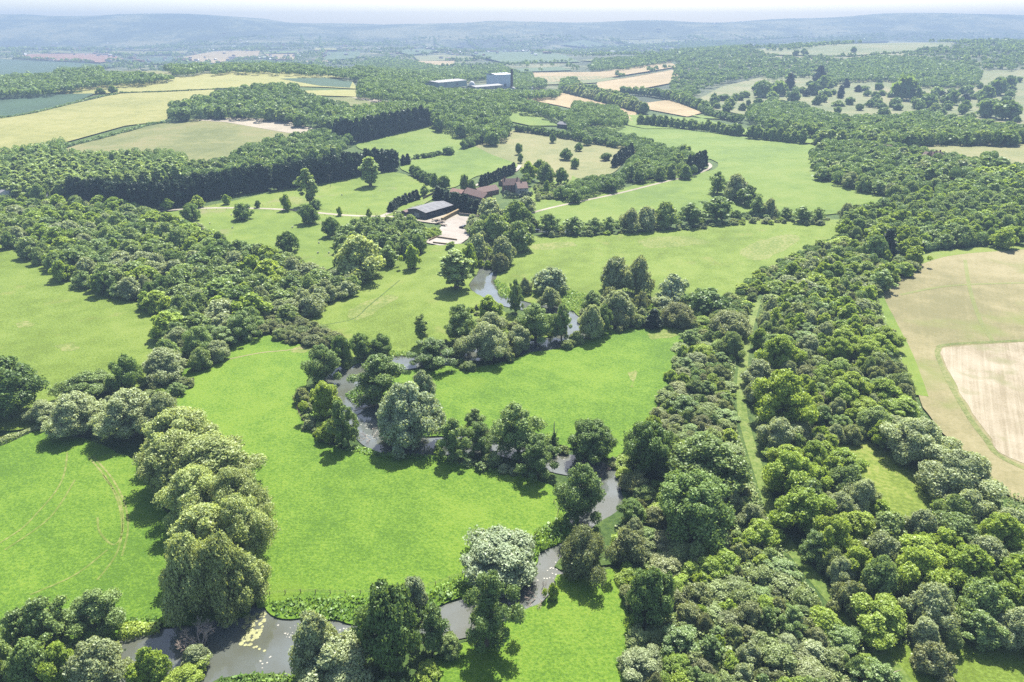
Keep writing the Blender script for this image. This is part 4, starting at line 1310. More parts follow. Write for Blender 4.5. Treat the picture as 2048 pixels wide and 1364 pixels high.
# east belt
GR = [(1478, 650), (1504, 598), (1536, 606), (1520, 660), (1516, 760), (1518, 830), (1534, 880), (1566, 960), (1596, 1060), (1636, 1120), (1708, 1200), (1796, 1300), (1846, 1380), (1780, 1380), (1730, 1310), (1640, 1210), (1550, 1110), (1508, 1020), (1470, 900), (1454, 820), (1458, 730)]
GL = [(1670, 880), (1735, 860), (1805, 895), (1865, 945), (1880, 1050), (1800, 1045), (1715, 985)]
RIDE = [(1486, 640), (1510, 600), (1522, 606), (1508, 660), (1498, 760), (1500, 830), (1512, 880), (1550, 960), (1578, 1060), (1620, 1120), (1695, 1200), (1790, 1310), (1840, 1380), (1800, 1380), (1745, 1310), (1660, 1210), (1572, 1110), (1530, 1020), (1490, 900), (1474, 820), (1474, 730)]
S1 = [(1400, 600), (1470, 590), (1500, 610), (1484, 680), (1470, 760), (1466, 830), (1480, 900), (1515, 1000), (1540, 1080), (1600, 1150), (1690, 1240), (1760, 1320), (1760, 1420), (1290, 1420), (1282, 1330), (1268, 1240), (1250, 1130), (1240, 1080), (1270, 1030), (1262, 975), (1240, 920), (1280, 880), (1320, 800), (1350, 730), (1375, 670)]
wood(S1, [('scrub', 4, 'olive green'), ('brown', 1.6, 'dull brownish'), ('brightbush', 2, 'fresh green'), ('alder', .8, 'dark green'), ('broad', 1, 'mid green'), ('willow', .6, 'grey green')], (3.6, 10), (3, 7.5), 'the scrub left of the ride',
     [(1400, 700, 'by the bend meadow'), (1350, 850, 'above the wide pool'), (1480, 980, 'beside the ride'), (1300, 1150, 'along the south meadow'), (1420, 1120, 'round the green hollow'), (1400, 1300, 'at the bottom edge'), (1620, 1250, 'at its lower end')], .60, 16000, [GR],
     {'broad': ('hawthorn_bush', 'bush'), 'alder': ('hawthorn_bush', 'bush'), 'willow': ('willow_bush', 'willow bush'), 'brightbush': ('green_bush', 'bush')})
S2 = [(1530, 600), (1560, 555), (1620, 510), (1690, 480), (1740, 490), (1790, 520), (1830, 505), (1840, 520), (1770, 560), (1745, 580), (1760, 640), (1785, 700), (1815, 790), (1820, 850), (1780, 880), (1700, 880), (1690, 900), (1730, 960), (1790, 1010), (1850, 1030),
      (1880, 1000), (1950, 985), (2010, 1010), (2100, 1060), (2180, 1120), (2180, 1275), (2048, 1278), (1900, 1285), (1810, 1282), (1720, 1215), (1640, 1110), (1600, 1060), (1560, 960), (1520, 880), (1508, 830), (1510, 740), (1512, 660)]
S3 = [(1540, 930), (1640, 895), (1690, 940), (1760, 1030), (1850, 1045), (1950, 1010), (2180, 1130), (2180, 1200), (2000, 1205), (1830, 1220), (1720, 1150), (1640, 1080), (1580, 1030)]
wood(S3, [('bright', 3, 'tall yellow green'), ('broad', 2, 'tall mid green'), ('willow', 2, 'tall grey green')], (9, 15), (10, 14), 'the lower belt right of the ride', [(1600, 1000, 'beside the ride'), (1700, 1120, 'at its shady edge'), (1850, 1120, 'below the glade'), (2000, 1150, 'at its far end')], .62, 6000, [GR, GL])
wood(S2, [('bright', 4, 'yellow green'), ('broad', 2, 'mid green'), ('scrub', 2.5, 'olive green'), ('brown', .9, 'dull brownish'), ('willow', 1.6, 'grey green'), ('alder', .8, 'dark green')], (5, 14), (5, 12), 'the leafy belt right of the ride',
     [(1600, 560, 'by the east meadow'), (1700, 620, 'along the upper stubble field'), (1600, 700, 'near two large trees'), (1760, 780, 'along the lower stubble field'), (1640, 900, 'above the glade'), (1640, 1050, 'beside the lower ride'), (1900, 1120, 'below the glade'), (1800, 1220, 'at its shady lower edge')], .58, 16000, [GR, GL])
wood([(1440, 600), (1490, 560), (1560, 520), (1620, 490), (1690, 470), (1700, 485), (1620, 510), (1540, 570), (1500, 600)], [('scrub', 2, 'olive green'), ('bright', 1, 'yellow green')], (5, 8), (4, 6), 'the bushy edge of the east meadow', (), .58, 2500)
wood([(1690, 460), (1700, 425), (1760, 405), (1830, 388), (1900, 368), (1960, 345), (2048, 330), (2180, 320), (2180, 470), (2048, 472), (1950, 478), (1860, 484), (1800, 500), (1740, 490)], [('bright', 3, 'yellow green'), ('broad', 4, 'mid green'), ('alder', 1.5, 'dark green')], (7, 16), (8, 13), 'the hillside wood behind the stubble field',
     [(1750, 440, 'near the stream row'), (1900, 400, 'half way up'), (2000, 350, 'near its crest'), (1950, 460, 'along the stubble field')], .62, 9000)
# middle distance
NB = {'broad': ('woodland_tree', 'tree'), 'alder': ('woodland_tree', 'tree'), 'oak': ('woodland_tree', 'tree'), 'willow': ('woodland_tree', 'tree'), 'bright': ('woodland_tree', 'tree')}
wood([(1640, 345), (1625, 310), (1650, 285), (1720, 285), (1800, 295), (1870, 308), (1930, 318), (1990, 308), (2008, 330), (1950, 345), (1880, 368), (1800, 390), (1760, 375), (1700, 362)], [('broad', 4, 'mid green'), ('willow', 1, 'grey green'), ('alder', 2, 'dark green')], (9, 15), (9, 14), 'the wood round the right hand house', (), .64, 5000, None, NB)
wood([(-60, 395), (-60, 320), (60, 300), (125, 285), (130, 310), (200, 312), (320, 308), (370, 318), (365, 345), (280, 362), (170, 378), (80, 390)], [('poplar', 5, 'pale slender'), ('broad', 1, 'mid green')], (8, 11), (14, 18), 'the pale poplar plantation', [(30, 350, 'at its left end'), (250, 335, 'at its right end'), (120, 330, 'in its middle')], .66, 9000, None, {'poplar': ('plantation_tree', 'tree'), 'broad': ('plantation_tree', 'tree')})
wood([(365, 335), (400, 330), (440, 325), (500, 292), (560, 278), (600, 270), (650, 262), (700, 272), (690, 296), (620, 312), (560, 325), (540, 345), (470, 360), (400, 370), (370, 355)], [('broad', 3, 'mid green'), ('oak', 2, 'dark round')], (10, 16), (10, 15), 'the wood behind the long conifer screen', (), .64, 6000, None, NB)
wood([(336, 232), (345, 210), (400, 198), (440, 188), (520, 172), (590, 172), (605, 190), (640, 200), (690, 210), (700, 225), (660, 250), (600, 240), (520, 230), (440, 225), (380, 230)], [('broad', 3, 'mid green'), ('oak', 2, 'dark round')], (13, 19), (12, 17), 'the wood on the barley hill', (), .64, 6000, None, NB)
wood([(665, 245), (670, 222), (720, 218), (790, 210), (850, 212), (850, 230), (780, 242), (720, 255), (680, 262)], [('bright', 3, 'pale fresh green')], (9, 13), (16, 20), 'the young wood behind the conifer edge', (), .64, 4000, None, NB)
wood([(855, 215), (900, 205), (960, 210), (1010, 212), (1020, 250), (1005, 272), (985, 278), (960, 268), (930, 262), (880, 248), (855, 235)], [('broad', 3, 'mid green'), ('oak', 2, 'dark tall')], (11, 17), (12, 19), 'the wood above the hay pasture', (), .62, 5000, None, NB)
wood([(715, 190), (720, 165), (760, 158), (830, 170), (890, 185), (970, 190), (1060, 205), (1130, 225), (1130, 238), (1060, 222), (990, 212), (900, 202), (830, 205), (770, 195)], [('broad', 3, 'mid green'), ('bright', 1, 'pale green'), ('oak', 1, 'dark')], (12, 18), (11, 16), 'the wood in front of the factory', (), .62, 7000, None, NB)
wood([(1130, 240), (1150, 205), (1180, 210), (1230, 215), (1255, 235), (1240, 250), (1180, 245), (1150, 262), (1180, 275), (1150, 268)], [('broad', 2, 'mid green'), ('alder', 1, 'dark green')], (9, 13), (10, 14), 'the trees round the grey shed', (), .64, 3000, None, NB)
wood([(1175, 255), (1220, 262), (1290, 278), (1330, 292), (1330, 306), (1280, 302), (1200, 280)], [('oak', 1, 'dark'), ('scrub', 1, 'low green')], (7, 11), (6, 9), 'the hedge bank above the hay pasture', (), .6, 3000, None, NB)
wood([(1262, 322), (1290, 300), (1330, 298), (1372, 300), (1400, 318), (1385, 342), (1330, 345), (1290, 352), (1250, 345)], [('broad', 2, 'mid green'), ('alder', 2, 'dark green')], (9, 14), (10, 14), 'the wood at the bend of the field track', (), .62, 4000, None, NB)
wood([(1120, 385), (1130, 370), (1190, 358), (1240, 352), (1245, 366), (1190, 378), (1150, 392)], [('oak', 2, 'dark round'), ('broad', 1, 'mid green')], (8, 12), (8, 11), 'the tree hedge between garden and field track', (), .62, 2500, None, NB)
line_trees([(826, 348), (850, 362), (868, 366)], ['oak'], (8, 10), (6, 9), 7, 'the dark hedge below the slope pasture', 'dark', ('hedgerow_tree', 'tree'))
line_trees([(925, 298), (950, 288), (975, 278)], ['oak'], (9, 11), (9, 11), 7, 'the hedge beside the hill pasture', 'dark', ('hedgerow_tree', 'tree'))
line_trees([(830, 318), (870, 312), (882, 308)], ['oak'], (8, 9), (4, 5), 7, 'the low hedge in the hill pasture', 'dark', ('hedgerow_tree', 'tree'))
HN = ('hedgerow_tree', 'tree')
line_trees([(1275, 248), (1340, 254), (1410, 262), (1480, 272)], ['alder', 'broad'], (10, 13), (11, 15), 8.5, 'the tree row above the large field', 'grey green', HN)
line_trees([(1496, 276), (1540, 280), (1605, 287)], ['alder', 'broad'], (11, 14), (13, 17), 9, 'the tree row left of the right hand wood', 'grey green', HN)
line_trees([(1030, 262), (1080, 268), (1150, 280), (1240, 296)], ['oak'], (8, 11), (7, 10), 7, 'the dark hedge behind the hay pasture', 'dark', HN)
line_trees([(1180, 250), (1230, 246), (1255, 250)], ['broad'], (10, 12), (10, 13), 9, 'the short tree row right of the grey shed', 'grey green', HN)
line_trees([(1130, 185), (1190, 200), (1240, 214), (1290, 228)], ['broad', 'willow'], (15, 19), (15, 20), 12, 'the tree row between the tan fields', 'blue green', HN)
line_trees([(1145, 181), (1210, 196), (1270, 216)], ['broad', 'willow'], (15, 19), (15, 20), 14, 'the second row between the tan fields', 'blue green', HN)
line_trees([(1240, 188), (1300, 192), (1360, 205), (1410, 222)], ['broad', 'oak'], (15, 20), (14, 18), 13, 'the tree belt below the tan fields', 'blue green', HN)
line_trees([(1405, 224), (1440, 236), (1490, 246)], ['oak'], (12, 15), (9, 12), 11, 'the dark row at the foot of the park', 'dark', HN)
# park
wood([(1494, 235), (1500, 215), (1540, 208), (1600, 210), (1640, 228), (1700, 238), (1710, 255), (1640, 262), (1560, 256)], [('oak', 2, 'dark round'), ('broad', 1, 'mid green')], (13, 18), (12, 17), 'the wood at the foot of the park', (), .6, 4000, None, NB)
wood([(1640, 275), (1650, 250), (1720, 235), (1790, 238), (1850, 225), (1920, 240), (1980, 250), (2048, 258), (2180, 258), (2180, 282), (2048, 276), (1930, 278), (1840, 280), (1740, 285)], [('broad', 3, 'mid green'), ('oak', 2, 'dark round')], (12, 18), (11, 17), 'the belt between park and right hand field', (), .6, 6000, None, NB)
PARK = [(1458, 205, 1472), (1478, 190, 1486), (1505, 195, 1540), (1540, 192, 1572), (1572, 205, 1600), (1565, 180, 1590), (1610, 190, 1640), (1625, 165, 1650), (1660, 190, 1672), (1672, 192, 1688), (1684, 175, 1698), (1628, 178, 1660), (1688, 210, 1708), (1730, 215, 1748), (1742, 205, 1760), (1748, 180, 1765), (1776, 200, 1830), (1790, 182, 1812), (1838, 215, 1872),
        (1820, 218, 1845), (1885, 210, 1918), (1918, 220, 1942), (1950, 205, 1985), (1975, 190, 2010), (2000, 178, 2030), (1925, 180, 1940), (1952, 178, 1966), (1970, 186, 1980), (1835, 162, 1852), (1752, 168, 1766), (1985, 240, 2035), (1948, 235, 1990), (1755, 232, 1778), (1800, 238, 1818), (1822, 232, 1832), (1700, 105, 1712), (1605, 110, 1616), (1600, 108, 1612), (1585, 112, 1598), (1420, 200, 1436), (2030, 165, 2044), (2012, 168, 2026)]
for i, (a, yb, b) in enumerate(PARK):
    cx = (a + b) / 2
    x, y, z = at(cx, yb)
    w = (b - a) * depth_of(x, y, z) / FPX
    kd = 'conifer' if i in (5, 7, 9, 10) else 'oak'
    h = w * (1.3 if kd == 'conifer' else random.uniform(.8, 1.0))
    near = 'near the top of the park' if yb < 170 else 'near the foot of the park' if yb > 205 else 'half way up the park'
    side = 'left' if cx < 1620 else 'middle' if cx < 1800 else 'right'
    plant('parkland_tree', kd, x, y, w, h, '%s dark %s tree standing free %s, %s part' % ('broad' if b - a > 25 else 'medium' if b - a > 16 else 'small', 'pointed' if kd == 'conifer' else 'round', near, side), 'park tree', 'free standing trees of the %s part %s' % (side, near))
    TAKEN.add(x, y, w / 2)
for cx, yb, wpx, lab in [(203, 190, 18, 'left one of two round trees between the barley fields'), (226, 187, 20, 'right one of two round trees between the barley fields')]:
    x, y, z = at(cx, yb)
    w = wpx * depth_of(x, y, z) / FPX
    plant('oak_tree', 'oak', x, y, w, w * .8, lab, 'oak tree')

wood([(1410, 205), (1500, 175), (1640, 160), (1740, 175), (1850, 180), (1960, 172), (2048, 165), (2048, 250), (1900, 240), (1700, 228), (1560, 205), (1450, 220)], [('oak', 3, 'dark round'), ('broad', 2, 'mid green'), ('conifer', .25, 'dark pointed')], (10, 22), (10, 17), 'the open park', [(1500, 200, 'in its left part'), (1700, 200, 'in its middle'), (1930, 210, 'in its right part')], 1.1, 420, None, {'oak': ('parkland_tree', 'park tree'), 'broad': ('parkland_tree', 'park tree'), 'conifer': ('parkland_tree', 'park tree')})

# ------------------------------------------------------------------ farm, houses, factory
P_ = {}
P_['sheet'] = plain_mat('grey roof sheeting', C(.24, .24, .245), 1.0, 0, .2, .5, .05)
P_['clear'] = plain_mat('pale roof light', C(.30, .305, .31), .95, 0, .1, .8, .05)
P_['cladding'] = plain_mat('grey brown boarding', C(.14, .125, .11), .85, 0, .2, .8)
P_['blue'] = plain_mat('dark blue sheeting', C(.035, .045, .07), .6, 0, .2, .8)
P_['tile'] = plain_mat('red brown tiles', C(.175, .105, .085), .85, 0, .3, .7)
P_['pinktile'] = plain_mat('pinkish tiles', C(.30, .17, .13), .85, 0, .25, .7)
P_['browntile'] = plain_mat('weathered brown tiles', C(.17, .11, .09), .85, 0, .3, .7)
P_['brick'] = plain_mat('brick', C(.26, .15, .11), .9, 0, .2, 1.2)
P_['render'] = plain_mat('cream render', C(.50, .46, .38), .85, 0, .1, .8)
P_['white'] = plain_mat('white paint', C(.72, .72, .70), .7, 0, .06, .3)
P_['window'] = plain_mat('window glass', C(.03, .035, .04), .12, 0, .1, 1, .6)
P_['timber'] = plain_mat('weathered timber', C(.20, .155, .11), .9, 0, .25, 1.5)
P_['straw'] = plain_mat('straw', C(.34, .25, .12), .95, 0, .2, 1.2)
P_['conc'] = plain_mat('concrete wall', C(.36, .30, .25), .9, 0, .15, .9)
P_['steel'] = plain_mat('grey steel', C(.25, .26, .27), .5, .4, .1, 1)
P_['black'] = plain_mat('black rubber', C(.02, .02, .02), .8, 0, .1, 1)
P_['carblack'] = plain_mat('black car paint', C(.02, .02, .022), .25, 0, .05, 1, .5)
P_['carsilver'] = plain_mat('silver car paint', C(.45, .46, .47), .3, .3, .05, 1, .5)
P_['factory'] = plain_mat('pale blue grey cladding', C(.85, .90, .95), .7, 0, .06, .05)
P_['greenwall'] = plain_mat('grey green cladding', C(.40, .50, .42), .7, 0, .06, .05)
P_['whiteroof'] = plain_mat('white roof sheeting', C(.40, .40, .385), .95, 0, .1, .05, .05)
P_['stack'] = plain_mat('dark brown brick', C(.085, .06, .055), .9, 0, .15, .1)

def frame(pa, pb):
    """ground place of pixel pa and the heading and distance to pixel pb"""
    a, b = at(*pa), at(*pb)
    return a, math.atan2(b[1] - a[1], b[0] - a[0]), math.hypot(b[0] - a[0], b[1] - a[1])

def gable(t, Lx, Dy, eave, ridge, wall, roof, over=.35, th=.18):
    """walls with gables and two roof slopes, ridge along x"""
    w = MB().prism([(0, -1), (Dy, -1), (Dy, eave), (Dy / 2, ridge - .05), (0, eave)], 0, 0, Lx)
    w.build('wall', P_[wall], t)
    k = (ridge - eave) / (Dy / 2)
    r = MB().prism([(-over, eave - over * k + .06), (Dy / 2, ridge + .06), (Dy + over, eave - over * k + .06), (Dy + over, eave - over * k + .06 + th), (Dy / 2, ridge + .08 + th), (-over, eave - over * k + .06 + th)], 0, -over, Lx + over)
    return r.build('roof', P_[roof], t)

def windows_front(t, Lx, xs, z0, z1, w=1.1, side=0.0, mat='window'):
    for x in xs:
        f = MB().box(x - w / 2 - .1, x + w / 2 + .1, side - .06, side - .003, z0 - .1, z1 + .1).build('window', P_['white'], t)
        MB().box(x - w / 2, x + w / 2, side - .09, side - .062, z0, z1).build('pane', P_[mat], f)

def chimney(roof, x, y, z, h=1.6, s=.45):
    MB().box(x - s, x + s, y - s, y + s, z, z + h).box(x - s * .55, x + s * .55, y - s * .55, y + s * .55, z + h, z + h + .35).build('chimney', P_['brick'], roof)

def house(name, pa, pb, Dy, eave, ridge, wall, roof, label, cat, chim=(), wins=(), door=None, dz=0.0):
    a, rz, Lx = frame(pa, pb)
    t = empty(name, (a[0], a[1], a[2] + dz), rz)
    r = gable(t, Lx, Dy, eave, ridge, wall, roof)
    for q in chim: chimney(r, q * Lx, Dy / 2, ridge - .5)
    if wins: windows_front(t, Lx, [q * Lx for q in wins], 1.0, 2.2)
    if wins and eave > 4.2: windows_front(t, Lx, [q * Lx for q in wins], 3.1, 4.1)
    if door is not None:
        x = door * Lx
        MB().box(x - .55, x + .55, -.08, -.003, 0, 2.1).build('door', P_['timber'], t)
    tag(t, label, cat)
    return t

# open fronted barn
def barn():
    a, rz, Lx = frame((851.5, 438), (904.5, 422))
    g = at(818, 430)
    t = empty('open_barn', a, rz)
    Dy = max(math.hypot(g[0] - a[0], g[1] - a[1]), 11.0)
    ev, rg = 4.4, 6.0
    MB().prism([(0, -1), (Dy, -1), (Dy, ev), (Dy / 2, rg), (0, ev)], 0, 0, .25).prism([(0, -1), (Dy, -1), (Dy, ev), (Dy / 2, rg), (0, ev)], 0, Lx - .25, Lx).box(.25, Lx - .25, Dy - .25, Dy, -1, ev).build('wall', P_['cladding'], t)
    MB().box(.26, Lx * .62, .05, .2, -1, ev - 1.3).build('front_sheeting', P_['blue'], t)
    MB().box(.3, Lx - .3, .4, Dy - .3, -.3, .08).build('floor', P_['conc'], t)
    k = (rg - ev) / (Dy / 2)
    r = MB()
    for s in (0, 1):
        y0, y1 = (-.9, Dy / 2) if s == 0 else (Dy + .9, Dy / 2)
        z0 = ev - .9 * k + .1
        n = 9
        pts = [(y0, z0), (y1, rg + .1), (y1, rg + .28), (y0, z0 + .18)]
        r.prism(pts if s == 0 else pts[::-1], 0, -.6, Lx + .6)
    roof = r.build('roof', P_['sheet'], t)
    for q in (.2, .42, .64, .86):
        x = q * Lx
        y0, y1 = .8, Dy / 2 - .8
        zz = lambda y: ev + y * k + .30
        MB().add([(x - .55, y0, zz(y0)), (x + .55, y0, zz(y0)), (x + .55, y1, zz(y1)), (x - .55, y1, zz(y1)), (x - .55, y0, zz(y0) - .1), (x + .55, y0, zz(y0) - .1), (x + .55, y1, zz(y1) - .1), (x - .55, y1, zz(y1) - .1)],
                 [(0, 1, 2, 3), (0, 4, 5, 1), (1, 5, 6, 2), (2, 6, 7, 3), (3, 7, 4, 0)]).build('roof_light', P_['clear'], roof)
    for i in range(6):
        x = .3 + i * (Lx - .6) / 5
        MB().box(x - .14, x + .14, -.2, .04, -1, ev - .1).build('post', P_['timber'], t)
    MB().box(-.08, -.003, Dy * .35, Dy * .62, 0, 3.0).build('door', P_['render'], t)
    tag(t, 'long open fronted barn with pale grey sheet roof beside the farm yard', 'barn')
    t2 = empty('store_shed', at(812, 431), rz)
    gable(t2, 6, 5, 2.2, 3.0, 'cladding', 'browntile')
    tag(t2, 'small low brown shed at the left end of the open fronted barn', 'shed')
barn()
house('stable_block', (926, 393), (966, 405), 9, 3.0, 6.2, 'brick', 'tile', 'long low building with red brown tiled roof, nearest the dark conifer clump', 'building', (), (.2, .5, .8), .35)
house('cart_shed', (960, 394), (998, 386), 9, 3.0, 6.0, 'brick', 'tile', 'red brown roofed shed joining the stable block to the farm house side', 'shed', (), (.3, .7), .5)
house('low_shed', (900, 390), (923, 394), 7, 2.6, 4.6, 'brick', 'pinktile', 'small shed with pinkish tiled roof behind the barn', 'shed', (), (.5,), .25)
house('farm_house', (1007, 383), (1040, 382), 9, 5.0, 9.2, 'brick', 'browntile', 'farm house with steep brown roof and two chimneys', 'house', (.12, .88), (.15, .38, .62, .85), .5)
house('house_wing', (1036, 388), (1056, 387), 12, 4.4, 8.0, 'render', 'tile', 'cream walled wing with red roof in front of the steep brown farm house', 'house', (.5,), (.25, .75), .5)
house('garden_shed', (1006, 371), (1018, 368), 5, 2.4, 3.8, 'timber', 'browntile', 'small garden shed beyond the farm house drive', 'shed', (), (.5,))

def wall_line(name, pix, hgt, th, mat, label, cat):
    P = wpoly(pix)
    mb = MB()
    for (x0, y0), (x1, y1) in zip(P[:-1], P[1:]):
        d = math.hypot(x1 - x0, y1 - y0)
        nx, ny = -(y1 - y0) / d * th / 2, (x1 - x0) / d * th / 2
        z0, z1 = float(T(x0, y0)), float(T(x1, y1))
        mb.add([(x0 - nx, y0 - ny, z0 - .3), (x1 - nx, y1 - ny, z1 - .3), (x1 + nx, y1 + ny, z1 - .3), (x0 + nx, y0 + ny, z0 - .3), (x0 - nx, y0 - ny, z0 + hgt), (x1 - nx, y1 - ny, z1 + hgt), (x1 + nx, y1 + ny, z1 + hgt), (x0 + nx, y0 + ny, z0 + hgt)],
               [(3, 2, 1, 0), (4, 5, 6, 7), (0, 1, 5, 4), (1, 2, 6, 5), (2, 3, 7, 6), (3, 0, 4, 7)])
    tag(mb.build(name, P_[mat]), label, cat)
field('farm_yard', [(886, 446), (900, 438), (918, 432), (964, 436), (950, 447), (940, 455), (934, 462), (940, 468), (936, 477), (924, 486), (905, 482), (870, 474), (876, 462)], M['concrete'], .12, .3, .2, smooth=False)
field('silage_floor', [(846, 484), (874, 470), (915, 482), (924, 487), (880, 491)], M['concrete'], .09, .2, .2, smooth=False)
field('barn_apron', [(812, 436), (852, 441), (905, 425), (920, 431), (884, 447), (862, 446), (820, 440)], M['gravel'], .10, .2, .2, smooth=False)
wall_line('straw_wall', [(884, 443), (900, 434), (918, 425)], 2.6, 1.6, 'straw', 'tan straw bale wall between barn and farm yard', 'straw wall')
wall_line('yard_wall', [(918, 430), (940, 432), (963, 437)], 1.6, .35, 'conc', 'low concrete wall under the dark conifer clump at the back of the yard', 'wall')
wall_line('clamp_wall', [(858, 482), (873, 475), (914, 481)], 1.0, .3, 'straw', 'low tan wall on the river side of the farm yard, upper of two', 'wall')
wall_line('clamp_wall', [(866, 486), (893, 489)], .9, .3, 'straw', 'low tan wall on the river side of the farm yard, lower short one', 'wall')
wall_line('panel_fence', [(846, 399), (858, 393), (870, 387)], 1.8, .12, 'timber', 'brown panel fence along the lane above the barn', 'fence')

def car(px, py, rz, mat, label):
    x, y, z = at(px, py)
    t = empty('parked_car', (x, y, z + .12), rz)
    MB().prism([(-2.1, .3), (2.1, .3), (2.15, .7), (1.9, .92), (1.0, .98), (-1.9, 1.0), (-2.15, .8)], 1, -.86, .86).build('body', P_[mat], t)
    cab = MB().prism([(-1.75, .99), (1.0, .97), (.35, 1.44), (-1.3, 1.46)], 1, -.74, .74).build('cabin', P_['window'], t)
    MB().prism([(-1.32, 1.455), (.36, 1.435), (.30, 1.5), (-1.25, 1.52)], 1, -.72, .72).build('roof', P_[mat], t)
    for sx in (-1.3, 1.3):
        for sy in (-.88, .70):
            n = 14
            pts = [(sx + .33 * math.cos(2 * math.pi * i / n), .33 + .33 * math.sin(2 * math.pi * i / n)) for i in range(n)]
            MB().prism(pts, 1, sy, sy + .18).build('wheel', P_['black'], t)
    for sy in (-.6, .6):
        MB().box(2.1, 2.17, sy - .18, sy + .18, .62, .78).build('headlight', P_['white'], t)
    tag(t, label, 'car')
car(924.5, 456.5, R(150), 'carblack', 'black parked car in the farm yard')
car(930.5, 454.0, R(150), 'carsilver', 'silver grey parked car just beyond the black one in the farm yard')

def trailer(px, py, rz, L_, label):
    x, y, z = at(px, py)
    t = empty('farm_trailer', (x, y, z + .12), rz)
    MB().box(-L_ / 2, L_ / 2, -1.1, 1.1, .8, 1.0).build('bed', P_['timber'], t)
    MB().box(-L_ / 2, -L_ / 2 + .1, -1.1, 1.1, 1.0, 1.9).build('headboard', P_['steel'], t)
    MB().box(L_ / 2, L_ / 2 + 1.4, -.08, .08, .6, .75).build('drawbar', P_['steel'], t)
    for sx in (-.6, .6):
        for sy in (-1.2, .95):
            n = 12
            MB().prism([(sx + .42 * math.cos(2 * math.pi * i / n), .42 + .42 * math.sin(2 * math.pi * i / n)) for i in range(n)], 1, sy, sy + .25).build('wheel', P_['black'], t)
    tag(t, label, 'trailer')
trailer(873, 441.5, R(20), 6, 'flat farm trailer beside the barn apron, nearest the barn')
trailer(881, 445.5, R(35), 7, 'longer flat farm trailer next to the straw bale wall')
trailer(886, 451.5, R(-25), 5, 'short farm trailer at the corner of the yard')

# white building and neighbours at the left edge
house('white_building', (-14, 412), (7, 414), 10, 9.5, 11, 'white', 'sheet', 'tall white building cut by the left edge', 'building', (), (.3, .7), .5)
house('low_shed', (9, 412), (26, 412), 8, 2.6, 4.2, 'brick', 'pinktile', 'low shed with pinkish roof right of the tall white building', 'shed', (), (.5,))
house('grey_shed', (66, 413), (96, 411), 12, 3.6, 7.5, 'cladding', 'sheet', 'grey roofed shed behind the top of the left wood', 'shed', (), (), .5)
house('store_shed', (50, 412), (64, 413), 5, 2.8, 3.2, 'blue', 'whiteroof', 'dark blue store with flat white roof left of the grey roofed shed', 'shed', (), (), .5)
# houses among the trees on the right
house('stone_house', (1838, 325), (1860, 328), 11, 5, 9, 'render', 'browntile', 'house with pale gable and brown roof among the right hand trees', 'house', (.85,), (.3, .7), .5)
house('brick_house', (1864, 328), (1886, 325), 10, 5, 9.5, 'brick', 'tile', 'red roofed house with chimneys beside the hay coloured right hand field', 'house', (.1, .6, .95), (.2, .5, .8), .5)
house('hidden_house', (1752, 306), (1776, 308), 9, 4.5, 8, 'render', 'tile', 'pale house mostly hidden in the right hand wood', 'house', (.5,), (.3, .7))
# mid distance
house('grey_shed', (1114, 254), (1141, 258), 14, 3.5, 6, 'cladding', 'sheet', 'grey roofed shed among trees behind the hay pasture', 'shed', (), (), .5)
def polytunnel():
    a, rz, Lx = frame((1162, 237), (1182, 240))
    t = empty('polytunnel', a, rz)
    n = 10
    MB().prism([(4 + 4 * math.cos(math.pi * i / n), 3.2 * math.sin(math.pi * i / n)) for i in range(n + 1)] , 0, 0, Lx).build('cover', P_['white'], t)
    MB().box(-.06, -.003, 3.2, 4.8, 0, 2.0).build('door', P_['timber'], t)
    tag(t, 'small white polytunnel beside the grey shed trees', 'polytunnel')
polytunnel()
# factory
def block(name, pa, pb, Dy, h, wall, roof, label, parts=()):
    a, rz, Lx = frame(pa, pb)
    t = empty(name, a, rz)
    MB().box(0, Lx, 0, Dy, -3, h).build('wall', P_[wall], t)
    MB().prism([(-.6, h + .02), (Dy / 2, h + 2.0), (Dy + .6, h + .02), (Dy + .6, h + .5), (Dy / 2, h + 2.5), (-.6, h + .5)], 0, -.6, Lx + .6).build('roof', P_[roof], t)
    for (x, w, z) in parts:
        MB().box(x * Lx, x * Lx + w, -.2, -.01, 0, z).build('loading_door', P_['steel'], t)
    tag(t, label, 'factory building')
block('factory_hall', (878, 174), (934, 174), 45, 7, 'greenwall', 'whiteroof', 'long low factory hall with white roof, left one of the works', ((.2, 6, 5), (.6, 6, 5)))
block('factory_hall', (952, 182), (1006, 182), 25, 6, 'render', 'whiteroof', 'low factory hall with white roof in front of the tall block', ((.3, 6, 5), (.7, 6, 5)))
block('factory_shed', (1030, 183), (1066, 183), 22, 5, 'factory', 'whiteroof', 'low pale factory shed right of the brown chimney', ((.5, 6, 4),))
block('factory_tower', (993, 175), (1023, 175), 32, 23, 'factory', 'factory', 'tall pale grey windowless factory block', ((.1, 6, 6), (.5, 6, 6)))
def stack():
    x, y, z = at(1023.5, 181)
    t = empty('factory_chimney', (x, y, z))
    MB().tube([(0, 0, -2), (0, 0, 18), (0, 0, 38)], [2.8, 2.4, 2.0], 16).build('shaft', P_['stack'], t)
    MB().tube([(0, 0, 36), (0, 0, 38.3)], [2.3, 2.3], 16).build('collar', P_['stack'], t)
    tag(t, 'tall dark brown factory chimney beside the grey block', 'chimney')
    x, y, z = at(944, 174)
    t = empty('storage_dome', (x, y, z))
    mb = MB().tube([(0, 0, -1), (0, 0, 4), (0, 0, 7), (0, 0, 9.2), (0, 0, 10.4)], [6, 6, 5, 3.4, .6], 18)
    mb.build('shell', P_['white'], t)
    MB().box(-1, 1, -8.4, -7.6, 0, 3).build('door', P_['steel'], t)
    tag(t, 'white domed tank between the two white roofed factory halls', 'tank')
stack()

